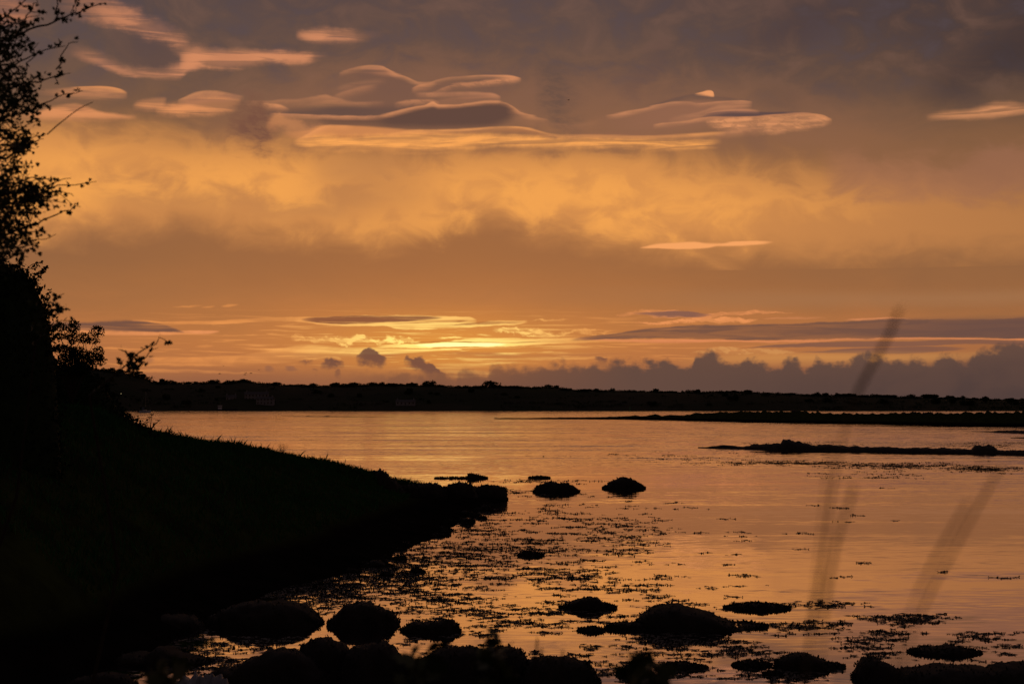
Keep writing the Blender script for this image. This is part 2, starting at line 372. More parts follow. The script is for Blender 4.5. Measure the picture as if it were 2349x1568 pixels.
# dark scud drifting in front
u = cl(u, 'z1', [(1400, 760, 860, 0), (1480, 690, 890, .7), (1560, 645, 900, 1), (1640, 640, 940, 1), (1690, 690, 920, .9), (1760, 740, 830, .4), (1820, 760, 800, 0)], (120, 80, 64), st=.4, sb=.5, wisp=1.5, rough=1.2, op=.95, mott=.4, cloudy=.4)
u = cl(u, 'z1', [(1660, 760, 800, 0), (1740, 720, 800, .8), (1820, 740, 830, .7), (1960, 790, 840, .5), (2080, 810, 830, 0)], (214, 140, 88), st=.15, sb=.25, rough=.6, op=.7)
u = cl(u, 'z2', [(1660, 400, 700, 0), (1730, 380, 740, .8), (1790, 370, 780, .9), (1850, 400, 780, .6), (1920, 450, 740, .3), (2000, 500, 700, 0)], (92, 73, 66), st=.7, sb=.7, wisp=2.2, rough=1.2, op=.75, cloudy=.6, mott=.4)
u = cl(u, 'z3', [(740, 540, 600, 0), (840, 520, 620, .7), (950, 540, 640, .8), (1020, 560, 650, .4), (1080, 580, 640, 0)], (104, 78, 66), st=.3, sb=.3, wisp=1.5, op=.5)
u = cl(u, 'z3', [(680, 770, 840, 0), (740, 740, 870, .8), (800, 730, 880, .7), (850, 760, 860, 0)], (128, 90, 70), st=.3, sb=.4, wisp=1.5, op=.55)
u = cl(u, 'z3', [(640, 250, 330, 0), (820, 120, 300, .6), (1000, 40, 250, .8), (1200, -40, 160, .6), (1400, -120, 60, 0)], (74, 58, 60), st=.7, sb=.7, wisp=2.5, op=.5)
u = cl(u, 'z3', [(-60, 480, 560, 0), (60, 400, 520, .6), (180, 310, 430, .6), (280, 270, 350, 0)], (100, 74, 68), st=.4, sb=.4, wisp=2, op=.45)
u = cl(u, 'z3', [(1650, 560, 640, 0), (1850, 420, 600, .5), (2050, 300, 520, .7), (2349, 120, 430, .8), (2700, 0, 400, .6)], (56, 46, 48), st=.7, sb=.7, wisp=2.5, op=.6)
UPPER = u

# ---------------------------------------------------------------- lower clouds
b = deck
b = W.mix(W.m('MULTIPLY', GLOW, .6), b, lin(240, 158, 62))
b = cl(b, 'P', [(-900, 640, 700, 0), (1300, 660, 700, .2), (1700, 668, 708, .6), (2100, 672, 700, .8), (2349, 668, 694, .9), (3200, 660, 690, 0)], (166, 118, 80), st=.25, sb=.25, op=.6)
# long left flat cloud and its rims
b = ln(b, 'P', [(120, 749, 12, .2), (230, 760, 14), (330, 763, 12), (430, 762, 9), (480, 762, 7), (505, 761, 3)], (236, 150, 92), st=.06, sb=.09, rough=.05)
b = cl(b, 'P', [(60, 738, 756, .6), (190, 739, 759, 1), (256, 736, 760, 1), (305, 735, 761, 1), (345, 738, 761, 1), (392, 750, 761, 1), (425, 760, 762, .2)], (120, 82, 65), st=.09, sb=.09, rough=.12, streak=.35)
b = ln(b, 'P', [(300, 734, 3), (340, 736, 4), (380, 740, 6), (440, 740, 6), (520, 738, 7), (620, 733, 9), (700, 733, 10), (740, 738, 14), (800, 742, 10), (860, 741, 8)], LIT, st=.05, sb=.06, rough=.05, streak=.2)
for q in ([(390, 704, 2), (430, 702, 4), (472, 700, 1)], [(458, 705, 2), (480, 704, 4), (496, 702, 1)], [(505, 702, 2), (525, 700, 6), (552, 698, 1)],
          [(215, 798, 3), (250, 796, 5), (300, 802, 4), (355, 800, 1)], [(445, 795, 2), (470, 795, 5), (495, 795, 1)],
          [(220, 830, 3), (300, 838, 5), (420, 836, 6), (560, 838, 3)], [(200, 855, 3), (330, 850, 5), (480, 852, 5), (640, 856, 2)]):
    b = ln(b, 'P', q, LIT, st=.06, sb=.08, rough=.12, op=.6)
# broad slanting beam of lit veil left of the sun
b = ln(b, 'P', [(300, 824, 10), (420, 826, 14), (540, 824, 18), (620, 815, 22), (700, 804, 26), (800, 806, 16), (900, 800, 8)], LIT, st=.12, sb=.16, op=.8)
# flat cloud over the sun, dark heart, burning edges
b = cl(b, 'z5', [(-40, 196, 212, 0), (80, 190, 222, .9), (200, 180, 232, 1), (400, 172, 236, 1), (600, 169, 242, 1), (800, 174, 250, 1), (960, 178, 245, 1), (1060, 180, 238, .9), (1110, 196, 226, .2)], LIT, st=.05, sb=.06, rough=.12, streak=.6)
b = cl(b, 'z5', [(0, 198, 207, .2), (120, 188, 219, 1), (250, 179, 224, 1), (400, 174, 221, 1), (560, 172, 214, 1), (700, 173, 209, 1), (800, 176, 200, .9), (900, 182, 190, 0)], (146, 90, 58), st=.05, sb=.06, rough=.05)
b = ln(b, 'z5', [(540, 222, 3), (700, 220, 6), (900, 214, 7), (1000, 212, 8), (1060, 208, 3)], (172, 104, 54), st=.05, sb=.05)
b = ln(b, 'z5', [(520, 232, 8), (600, 246, 18), (700, 252, 22), (850, 252, 20), (1000, 244, 22), (1130, 232, 24), (1260, 218, 30), (1350, 218, 26), (1430, 209, 10)], LIT, st=.05, sb=.05, rough=.12, streak=.35)
b = ln(b, 'z5', [(800, 236, 3), (950, 232, 9), (1100, 224, 14), (1220, 218, 14), (1330, 214, 8), (1400, 210, 2)], (166, 100, 56), st=.05, sb=.07, rough=.1, op=.8)
b = ln(b, 'z5', [(1430, 212, 5), (1540, 202, 10), (1620, 202, 8), (1690, 198, 3)], LIT, st=.06, sb=.06, rough=.3, op=.8, mott=.4)
# mottled flecks
b = cl(b, 'z5', [(-60, 300, 336, 0), (0, 298, 335, .8), (60, 318, 340, .7), (170, 318, 344, .8), (250, 302, 346, 1), (360, 306, 344, 1), (480, 318, 346, 1), (640, 318, 347, 1), (760, 326, 345, 0)], LIT, st=.1, sb=.08, rough=.7, op=.95, mott=.7)
b = cl(b, 'z5', [(1200, 262, 268, 0), (1280, 254, 290, .9), (1380, 252, 296, 1), (1480, 264, 300, 1), (1560, 280, 304, .9), (1660, 284, 300, .7), (1760, 262, 290, .6), (1900, 256, 272, .5), (1960, 262, 268, 0)], LIT, st=.08, sb=.08, rough=.7, op=.95, mott=.7)
b = ln(b, 'z5', [(860, 314, 4), (920, 312, 10), (980, 310, 12), (1020, 306, 3)], LIT, st=.06, sb=.06, rough=.3, mott=.5)
b = ln(b, 'z5', [(1100, 298, 3), (1150, 297, 6), (1210, 297, 2)], LIT, st=.06, sb=.06, rough=.2)
# the blaze
b = cl(b, 'z5', [(470, 366, 372, 0), (600, 356, 376, .9), (740, 350, 377, 1), (880, 340, 376, 1), (1020, 326, 374, 1), (1200, 318, 371, 1), (1400, 320, 362, .95), (1600, 318, 352, .8), (1800, 322, 345, .6), (2100, 326, 340, .4), (2349, 330, 338, 0)], LIT, st=.05, sb=.06, rough=.12, streak=.35)
b = cl(b, 'z5', [(700, 352, 362, 0), (860, 345, 372, 1), (1000, 342, 372, 1), (1160, 345, 370, 1), (1300, 345, 360, 0)], BLAZE, st=.05, sb=.05, rough=.04)
b = ln(b, 'z5', [(640, 345, 2), (760, 340, 4), (860, 336, 5), (1000, 339, 6), (1150, 341, 7), (1350, 340, 6), (1500, 336, 5), (1700, 334, 2)], (158, 94, 50), st=.03, sb=.04, rough=.02)
b = ln(b, 'z5', [(-400, 380, 10), (-100, 392, 16), (200, 400, 14), (420, 410, 14), (560, 408, 20), (700, 398, 22), (860, 389, 14), (960, 388, 10), (1020, 391, 3)], LIT, st=.05, sb=.06, rough=.06)
b = ln(b, 'z5', [(-600, 420, 20), (-100, 425, 30), (300, 428, 26), (600, 426, 30), (900, 415, 24), (1300, 425, 30), (1800, 420, 16), (2200, 410, 8)], (176, 110, 66), st=.12, sb=.15, op=.7)
b = ln(b, 'z5', [(1200, 415, 3), (1330, 409, 8), (1480, 403, 3)], LIT, st=.05, sb=.05)
b = ln(b, 'z5', [(0, 438, 6), (100, 438, 8), (190, 436, 6), (240, 440, 12), (262, 446, 3)], LIT, st=.05, sb=.08, rough=.1, op=.6)
for q in ([(820, 478, 12), (1000, 482, 18), (1200, 476, 16), (1380, 466, 8)], [(860, 520, 14), (1000, 528, 26), (1150, 534, 20), (1240, 540, 6)],
          [(600, 500, 6), (760, 505, 9), (940, 503, 9), (1100, 505, 4)], [(1200, 448, 5), (1500, 446, 9), (1800, 440, 10), (2000, 432, 4)],
          [(900, 546, 6), (1020, 556, 10), (1130, 554, 8), (1230, 556, 3)]):
    b = ln(b, 'z5', q, LIT, st=.1, sb=.1, rough=.12, op=.65, streak=.3)
# fine threads of burning cirrus round the sun
thr = W.noise(W.xyz(W.m('MULTIPLY', AZ, .45), W.m('MULTIPLY', EL, 10.0), 5.0), 1.0, 5, .6, .5)
thr = W.m('MULTIPLY', W.mr(thr, .52, .66), W.m('MULTIPLY', W.mr(GLOWW, .25, .85), W.m('MULTIPLY', W.mr(EL, 1.1, 1.6), W.mr(EL, 3.5, 2.6))))
b = W.mix(W.m('MULTIPLY', thr, .5), b, LIT)
# streaks on the right, low
b = ln(b, 'z6', [(-60, 165, 8), (40, 152, 22), (160, 150, 34), (300, 158, 40), (430, 172, 36), (560, 156, 26), (700, 148, 22), (800, 142, 22), (900, 146, 10), (1000, 150, 3)], (232, 146, 88), st=.06, sb=.07, rough=.22, op=.85, mott=.45)
b = cl(b, 'z6', [(40, 152, 158, 0), (160, 144, 164, .9), (280, 138, 170, 1), (380, 138, 174, 1), (450, 148, 170, .8), (520, 156, 162, 0)], (140, 94, 76), st=.05, sb=.07, rough=.15)
b = ln(b, 'z6', [(20, 210, 6), (180, 206, 14), (330, 200, 18), (480, 192, 22), (620, 190, 24), (720, 188, 14), (790, 190, 4)], (240, 152, 90), st=.07, sb=.06, rough=.3, mott=.4)
b = ln(b, 'z6', [(800, 182, 5), (900, 178, 8), (1040, 178, 8), (1200, 178, 3)], (214, 136, 88), st=.06, sb=.06, rough=.15, op=.7)
b = ln(b, 'z6', [(1280, 186, 5), (1400, 182, 10), (1550, 182, 12), (1700, 184, 5)], (224, 142, 92), st=.05, sb=.05, rough=.1, op=.8)
b = ln(b, 'z6', [(-300, 300, 10), (0, 312, 14), (300, 314, 16), (600, 314, 12), (900, 318, 10), (1100, 314, 9), (1300, 306, 8), (1600, 298, 8), (1900, 300, 8), (2349, 304, 8), (3000, 310, 4)], (224, 138, 88), st=.05, sb=.08, rough=.03)
b = cl(b, 'z6', [(-330, 309, 313, .1), (-200, 284, 308, .9), (-60, 268, 302, 1), (0, 258, 299, 1), (200, 236, 299, 1), (350, 224, 301, 1), (700, 215, 307, 1), (1000, 211, 309, 1), (1180, 200, 305, 1), (1400, 188, 300, 1), (1650, 184, 294, 1), (2000, 190, 294, 1), (2349, 175, 296, 1), (2800, 160, 300, 1), (3400, 200, 280, 0)], (122, 84, 66), st=.08, sb=.08, rough=.12, streak=.35)
b = cl(b, 'z6', [(1000, 230, 300, 0), (1500, 195, 292, .5), (2349, 180, 295, 1), (3000, 180, 295, .5)], (104, 76, 68), st=.15, sb=.06, op=.8)
b = cl(b, 'z6', [(720, 354, 358, .1), (820, 342, 353, .9), (1000, 326, 352, 1), (1300, 318, 351, 1), (1700, 312, 348, 1), (2000, 308, 334, 1), (2349, 312, 336, 1), (2900, 318, 332, 0)], (134, 90, 70), st=.05, sb=.05, rough=.04, op=.95)
b = cl(b, 'z6', [(1000, 373, 376, .1), (1150, 368, 380, .9), (1300, 360, 384, 1), (1500, 354, 386, 1), (1700, 350, 384, 1), (1880, 350, 374, .9), (2020, 354, 362, .2)], (134, 90, 70), st=.05, sb=.05, rough=.04, op=.95)
b = cl(b, 'z6', [(380, 386, 392, 0), (460, 366, 386, .7), (600, 345, 388, .9), (760, 360, 390, .8), (900, 364, 386, .8), (1020, 372, 384, 0)], (216, 152, 88), st=.08, sb=.08, rough=.25, op=.8, mott=.7)
b = cl(b, 'z6', [(250, 420, 450, 0), (700, 395, 440, .8), (1200, 388, 440, 1), (1700, 392, 440, 1), (2000, 385, 430, .7), (2349, 360, 400, .3), (2700, 360, 400, 0)], (214, 148, 80), st=.15, sb=.3, op=.75)
# small ragged cumulus in front of the glow
CUM = (118, 78, 62)
for q in ([(345, 445, 455, 0), (375, 415, 478, .9), (420, 398, 488, 1), (470, 395, 494, 1), (515, 420, 486, 1), (548, 450, 468, .2)],
          [(122, 485, 495, 0), (160, 462, 502, .9), (200, 458, 505, 1), (250, 472, 503, .9), (285, 488, 494, 0)],
          [(645, 468, 480, 0), (672, 440, 486, .9), (710, 446, 505, 1), (760, 440, 526, 1), (800, 458, 545, 1), (850, 500, 552, 1), (890, 530, 556, .9), (915, 548, 560, .2)],
          [(-20, 452, 470, .5), (40, 446, 470, .8), (90, 452, 466, 0)], [(1840, 452, 458, 0), (1870, 436, 470, .9), (1905, 436, 472, .9), (1935, 446, 456, 0)],
          [(210, 540, 552, 0), (236, 524, 556, .7), (262, 542, 552, 0)], [(70, 530, 542, 0), (96, 528, 546, .6), (118, 536, 542, 0)]):
    b = cl(b, 'z5', q, CUM, st=.12, sb=.16, rough=.7, bil=.5, op=.95)
for q in ([(965, 820, 835, 0), (1000, 806, 836, .6), (1045, 822, 832, 0)], [(1770, 862, 880, 0), (1800, 858, 894, .7), (1850, 882, 894, 0)], [(1905, 866, 890, 0), (1950, 862, 900, .8), (2010, 884, 898, 0)]):
    b = cl(b, 'z4', q, (134, 90, 72), st=.1, sb=.12, rough=.3, op=.7)
# haze layer on the horizon and the cumulus bank
b = cl(b, 'P', [(-1500, 868, 1040, .5), (200, 862, 1040, .7), (700, 858, 1040, .7), (1100, 862, 1040, .7), (1500, 856, 1040, .9), (3400, 850, 1040, .5)], (128, 84, 66), st=.45, sb=.1, op=.75)
b = cl(b, 'z5', [(120, 560, 800, 0), (340, 545, 800, .3), (540, 556, 800, .6), (590, 548, 800, .8), (650, 552, 800, .8), (700, 560, 800, .75), (800, 552, 800, .9), (880, 545, 800, .9), (930, 560, 800, .85), (975, 575, 800, .8), (992, 545, 800, .9), (1040, 534, 800, .9), (1075, 540, 800, .95), (1110, 560, 800, .9), (1165, 566, 800, .9), (1195, 512, 800, .95), (1230, 500, 800, .95), (1290, 526, 800, .95), (1350, 508, 800, 1), (1390, 530, 800, 1), (1480, 515, 800, 1), (1560, 512, 800, 1), (1700, 506, 800, 1), (1900, 498, 800, 1), (1940, 488, 800, 1), (2030, 500, 800, 1), (2080, 488, 800, 1), (2140, 500, 800, 1)], (116, 78, 61), st=.2, sb=.1, rough=.7, bil=.9, op=.8)
bank = [(-20, 470), (60, 462), (120, 472), (230, 452), (300, 462), (350, 478), (395, 470), (412, 430), (440, 405), (500, 396), (545, 428), (575, 438), (640, 456), (700, 444), (755, 432), (800, 452), (840, 478), (925, 468), (960, 440), (995, 434), (1030, 458), (1060, 486), (1120, 455), (1170, 446), (1240, 458), (1300, 462), (1345, 436), (1390, 418), (1420, 400), (1460, 420), (1500, 430), (1560, 436), (1620, 452), (1650, 452), (1690, 430), (1740, 440), (1790, 460), (1840, 432), (1900, 412), (1950, 430), (2020, 438), (2070, 400), (2130, 378), (2200, 366), (2260, 342), (2310, 336), (2349, 344), (2600, 330), (3000, 380), (3600, 400), (4400, 440)]
bank = [(-900, 520), (-500, 495), (-200, 485)] + bank
b = cl(b, 'z6', [(x, y, 760, min(1, max(0, (x + 900) / 1000))) for i, (x, y) in enumerate(bank)], (98, 73, 63), st=.15, sb=.1, rough=.7, bil=.9, op=.96)
b = cl(b, 'z6', [(200, 520, 760, 0), (900, 510, 760, .5), (1500, 490, 760, .8), (2349, 440, 760, 1), (4400, 480, 760, 0)], (76, 60, 58), st=.9, sb=.1, op=.8, cloudy=.35)
LOWER = b

bgu = W.n('ShaderNodeBackground')
W.put(bgu.inputs['Color'], UPPER)
bgl = W.n('ShaderNodeBackground')
W.put(bgl.inputs['Color'], LOWER)
ms = W.n('ShaderNodeMixShader')
W.put(ms.inputs[0], W.m('GREATER_THAN', EL, azel(1174, 622)[1]))
WT.links.new(bgl.outputs[0], ms.inputs[1])
WT.links.new(bgu.outputs[0], ms.inputs[2])
wo = W.n('ShaderNodeOutputWorld')
WT.links.new(ms.outputs[0], wo.inputs['Surface'])

# ------------------------------------------------------------------ the low sun, veiled by cloud
sd = bpy.data.lights.new('sun', 'SUN')
sd.energy = 0.004
sd.angle = math.radians(70)
sd.color = (1.0, 0.62, 0.3)
sun = bpy.data.objects.new('sun', sd)
COL.objects.link(sun)
sdir = Vector((math.sin(math.radians(SUN_AZ)) * math.cos(math.radians(SUN_EL)), math.cos(math.radians(SUN_AZ)) * math.cos(math.radians(SUN_EL)), math.sin(math.radians(SUN_EL))))
sun.rotation_euler = sdir.to_track_quat('Z', 'Y').to_euler()
sun.location = sdir * 500
# ------------------------------------------------------------------ helpers for things
def mesh_obj(name, verts, faces, mat=None, parent=None, smooth=False, edges=()):
    me = bpy.data.meshes.new(name)
    me.from_pydata([tuple(v) for v in verts], list(edges), faces)
    if smooth:
        me.polygons.foreach_set('use_smooth', [True] * len(me.polygons))
    me.update()
    if mat:
        me.materials.append(mat)
    o = bpy.data.objects.new(name, me)
    COL.objects.link(o)
    if parent:
        o.parent = parent
    return o


def empty(name, loc=(0, 0, 0), rz=0.0):
    o = bpy.data.objects.new(name, None)
    o.location = loc
    o.rotation_euler = (0, 0, rz)
    COL.objects.link(o)
    return o


def tag(o, label=None, cat=None, group=None, kind=None):
    if label:
        o['label'] = label
    if cat:
        o['category'] = cat
    if group:
        o['group'] = group
    if kind:
        o['kind'] = kind
    return o


def material(name):
    m = bpy.data.materials.new(name)
    m.use_nodes = True
    m.node_tree.nodes.clear()
    g = G(m.node_tree)
    out = g.n('ShaderNodeOutputMaterial')
    bs = g.n('ShaderNodeBsdfPrincipled')
    m.node_tree.links.new(bs.outputs[0], out.inputs[0])
    return m, g, bs


def plain(name, c1, c2=None, rough=.9, scale=3.0, spec=.2, bump=0.0, coords='Object', metallic=0.0):
    """procedural two-tone material with grain and relief"""
    m, g, bs = material(name)
    tc = g.n('ShaderNodeTexCoord').outputs[coords]
    nz = g.noise(tc, scale, 5, .6)
    c2 = c2 or tuple(x * .5 for x in c1)
    g.put(bs.inputs['Base Color'], g.ramp(nz, [(.33, (*c1, 1)), (.66, (*c2, 1))]))
    bs.inputs['Roughness'].default_value = rough
    bs.inputs['Specular IOR Level'].default_value = spec
    bs.inputs['Metallic'].default_value = metallic
    if bump:
        bn = g.n('ShaderNodeBump')
        bn.inputs['Strength'].default_value = .7
        bn.inputs['Distance'].default_value = bump
        g.put(bn.inputs['Height'], g.noise(tc, scale * 3, 6, .65))
        g.put(bs.inputs['Normal'], bn.outputs[0])
    return m


# ------------------------------------------------------------------ water
def water_material():
    m, g, bs = material('water')
    px, py, pz = g.sep(g.n('ShaderNodeNewGeometry').outputs['Position'])[0:3]
    dist = g.m('ADD', py, 0.0)
    # calm and ruffled patches drawn out along the shore
    pat = g.noise(g.xyz(g.m('MULTIPLY', px, .016), g.m('MULTIPLY', py, .05)), 1.0, 4, .6, .8)
    pat = g.mr(pat, .40, .62)
    lines = g.noise(g.xyz(g.m('MULTIPLY', px, .02), g.m('MULTIPLY', py, .22), 4.0), 1.0, 4, .6, .5)
    lines = g.mr(lines, .48, .62)
    far = g.mr(dist, 70, 230)
    amp = g.m('ADD', .014, g.m('MULTIPLY', far, .075))
    amp = g.m('MULTIPLY', amp, g.m('ADD', .36, g.m('MULTIPLY', pat, 1.35)))
    amp = g.m('MULTIPLY', amp, g.m('ADD', .7, g.m('MULTIPLY', lines, .7)))
    n1 = g.sep(g.noise(g.xyz(g.m('MULTIPLY', px, 1.3), g.m('MULTIPLY', py, 4.2)), 1.0, 3, .5, .3, col=True))
    n2 = g.sep(g.noise(g.xyz(g.m('MULTIPLY', px, .22), g.m('MULTIPLY', py, .8), 9.0), 1.0, 2, .5, .2, col=True))
    sx = g.m('ADD', g.m('SUBTRACT', n1[0], .5), g.m('MULTIPLY', g.m('SUBTRACT', n2[0], .5), .6))
    sy = g.m('ADD', g.m('SUBTRACT', n1[1], .5), g.m('MULTIPLY', g.m('SUBTRACT', n2[1], .5), .6))
    nx = g.m('MULTIPLY', g.m('MULTIPLY', sx, amp), 1.6)
    ny = g.m('SUBTRACT', g.m('MULTIPLY', g.m('MULTIPLY', sy, amp), 3.2), g.m('MULTIPLY', amp, .38))
    nv = g.n('ShaderNodeVectorMath')
    nv.operation = 'NORMALIZE'
    g.put(nv.inputs[0], g.xyz(nx, ny, 1.0))
    g.put(bs.inputs['Normal'], nv.outputs[0])
    # mirror layer over a dark body, reflectance rising towards grazing
    fr = g.n('ShaderNodeFresnel')
    fr.inputs['IOR'].default_value = 1.34
    g.put(fr.inputs['Normal'], nv.outputs[0])
    gl = g.n('ShaderNodeBsdfGlossy')
    gl.inputs['Color'].default_value = (.98, .92, .98, 1)
    gl.inputs['Roughness'].default_value = .03
    g.put(gl.inputs['Normal'], nv.outputs[0])
    bs.inputs['Base Color'].default_value = (.010, .013, .014, 1)
    bs.inputs['Roughness'].default_value = .6
    bs.inputs['Specular IOR Level'].default_value = 0.0
    mx = g.n('ShaderNodeMixShader')
    g.put(mx.inputs[0], g.m('POWER', fr.outputs[0], .36))
    m.node_tree.links.new(bs.outputs[0], mx.inputs[1])
    m.node_tree.links.new(gl.outputs[0], mx.inputs[2])
    m.node_tree.links.new(mx.outputs[0], [n_ for n_ in m.node_tree.nodes if n_.type == 'OUTPUT_MATERIAL'][0].inputs[0])
    return m


MWATER = water_material()
water = mesh_obj('water', [(-30000, -400, 0), (30000, -400, 0), (30000, 30000, 0), (-30000, 30000, 0)], [(0, 1, 2, 3)], MWATER)
tag(water, 'calm tidal water reflecting the orange sunset sky', kind='structure')
# ------------------------------------------------------------------ materials
M_TURF, gT, bT = material('bank_soil')
_p = gT.n('ShaderNodeNewGeometry').outputs['Position']
_n = gT.noise(_p, .8, 5, .6)
_h = gT.mr(gT.m('ADD', gT.sep(_p)[2], gT.m('MULTIPLY', _n, .7)), .9, 1.3)      # weed-covered stones up to the high-tide line, turf above
gT.put(bT.inputs['Base Color'], gT.mix(_h, gT.ramp(_n, [(.35, (.014, .012, .010, 1)), (.65, (.007, .006, .005, 1))]), gT.ramp(_n, [(.35, (.045, .060, .018, 1)), (.65, (.022, .026, .012, 1))])))
bT.inputs['Roughness'].default_value = .95
bT.inputs['Specular IOR Level'].default_value = 0.0
_b = gT.n('ShaderNodeBump')
_b.inputs['Distance'].default_value = .06
gT.put(_b.inputs['Height'], gT.noise(_p, 3.0, 6, .65))
gT.put(bT.inputs['Normal'], _b.outputs[0])
M_GRASS = plain('grass_blades', (.024, .120, .024), (.013, .065, .014), .8, .7, .2)
M_ROCK = plain('wet_rock', (.030, .026, .021), (.014, .012, .010), .8, 2.2, .2, .03)
M_PALE = plain('pale_stone', (.20, .22, .25), (.13, .14, .16), .55, 2.5, .4, .02)
M_WEED = plain('seaweed', (.022, .018, .010), (.010, .009, .006), .55, 6.0, .4)
M_LEAF = plain('hawthorn_leaf', (.055, .070, .018), (.035, .045, .014), .6, 8.0, .3)
M_BARK = plain('bark', (.050, .038, .028), (.028, .022, .017), .9, 14.0, .1, .004)
M_IVY = plain('ivy_leaf', (.018, .034, .012), (.010, .018, .008), .8, 3.0, .05)
M_FARLEAF = plain('far_foliage', (.040, .055, .022), (.024, .030, .014), .95, .25, .05)
M_FIELD, gF, bF = material('far_fields')
_tc = gF.n('ShaderNodeTexCoord').outputs['Object']
_v = gF.n('ShaderNodeTexVoronoi')
_v.inputs['Scale'].default_value = .011
gF.put(_v.inputs['Vector'], gF.mix(.06, _tc, gF.noise(_tc, .02, 3, .5, col=True)))
gF.put(bF.inputs['Base Color'], gF.mix(gF.noise(_tc, .05, 5, .6), gF.ramp(gF.sep(_v.outputs['Color'])[0], [(0, (.022, .030, .012, 1)), (.5, (.030, .040, .016, 1)), (1, (.055, .050, .030, 1))]), (.026, .028, .016, 1)))
bF.inputs['Roughness'].default_value = .95
bF.inputs['Specular IOR Level'].default_value = .05
M_SHINGLE = plain('shore_stones', (.06, .054, .046), (.028, .026, .023), .85, .9, .2, .05)


def fbm(x, y, z=0.0, oct=4):
    v, a = 0.0, .5
    for i in range(oct):
        v += a * mnoise.noise((x, y, z))
        x, y, z, a = x * 2.03, y * 2.03, z * 2.03 + 5.1, a * .5
    return v


# ------------------------------------------------------------------ the shore: headland on the left and the bank the camera stands on
SH_Y = [10, 14, 25, 30.7, 32.6, 35.6, 40, 44, 47.9, 51.7, 63, 75, 84.9, 90, 93]
SH_X = [-9.5, -9.6, -9.6, -9.2, -7.9, -7.2, -7.2, -6.9, -5.95, -4.9, -3.26, -2.1, -1.3, -.4, -.4]
RG_Y = [10, 20, 30, 40, 50, 56, 62, 75, 83, 86, 89, 93]
RG_X = [-13, -13, -13.2, -14.2, -14.2, -13.4, -13.3, -10.4, -7.9, -7.0, -4.4, -3.0]
RG_Z = [3.4, 3.6, 4.4, 5.3, 5.1, 4.66, 3.93, 2.83, 1.94, 1.5, .75, .55]


def shore_z(x, y):
    xs, xr, zr = np.interp(y, SH_Y, SH_X), np.interp(y, RG_Y, RG_X), np.interp(y, RG_Y, RG_Z)
    xs = xs + .5 * fbm(x * .25, y * .35, 1.0, 3)
    t = (xs - x) / max(.6, xs - xr)
    if t <= 0:
        z = max(-1.6, t * max(.6, xs - xr) * .16)
    else:
        t = min(t, 1.0)
        f = .16 * min(t / .3, 1) + .84 * max(0, (t - .22) / .78) ** 1.0 * (1 - .0 * t)
        k = min(1, max(0, (y - 75) / 7))                     # the end of the headland is a low rock shelf
        f = f * (1 - k) + k * (.22 * min(t / .3, 1) + .78 * max(0, (t - .84) / .16))
        z = zr * min(1.0, f) + .03
    if y > 92:
        z -= (y - 92) * .45
    if t > 0:
        z += .16 * fbm(x * .5, y * .5, 2.0, 4) * min(1, t * 4)
        z += .34 * abs(fbm(x * 1.1, y * .8, 12.0, 3)) * min(1, t * 5) * max(0, 1 - z / 1.4)
    s = min(1, max(0, (y - 4.5) / 10.5))
    zn = 3.4 * (1 - s * s * (3 - 2 * s)) - 1.2 * s + .12 * fbm(x * .6, y * .6, 7.0, 3)
    return max(z, zn, -1.6)


def build_shore():
    xs = np.concatenate([np.arange(-70, -22, 3.0), np.arange(-22, 2.01, .33), np.arange(3.5, 46, 3.0)])
    ys = np.concatenate([np.arange(-25, 12, 1.5), np.arange(12, 97, .5)])
    vs = [(x, y, shore_z(x, y)) for y in ys for x in xs]
    nx = len(xs)
    fs = []
    for j in range(len(ys) - 1):
        for i in range(nx - 1):
            a = j * nx + i
            q = (a, a + 1, a + nx + 1, a + nx)
            if max(vs[k][2] for k in q) > -1.2:
                fs.append(q)
    o = mesh_obj('ground', vs, fs, M_TURF, smooth=True)
    return tag(o, 'dark grassy bank sloping to the shore', kind='structure')


build_shore()

# ------------------------------------------------------------------ rocks
ZT.update({'b1': (0, 946.3, .3965), 'b2': (688.2, 974.9, .37813), 'b3': (1433.7, 1003.6, .38965), 'zt': (0, 0, .4025)})


def pp(tag_, x, y):
    ox, oy, k = ZT[tag_]
    return ox + x * k, oy + y * k


def frond_mesh(pts, rnd, n, h, w):
    """small upright weed blades at surface points"""
    vs, fs = [], []
    for _ in range(n):
        p = rnd.choice(pts)
        a = rnd.uniform(0, math.tau)
        hh, ww = h * rnd.uniform(.5, 1.3), w * rnd.uniform(.6, 1.3)
        d = Vector((math.cos(a) * ww, math.sin(a) * ww * .5, 0))
        l = Vector((rnd.uniform(-.6, .6) * hh, rnd.uniform(-.4, .4) * hh, hh))
        q = Vector(p) + Vector((rnd.uniform(-.04, .04), rnd.uniform(-.04, .04), -.02))
        i = len(vs)
        vs += [q - d, q + d, q + l * .6 + d * .9, q + l, q + l * .6 - d * .7]
        fs += [(i, i + 1, i + 2, i + 4), (i + 4, i + 2, i + 3)]
    return vs, fs


ROCK_N = 0


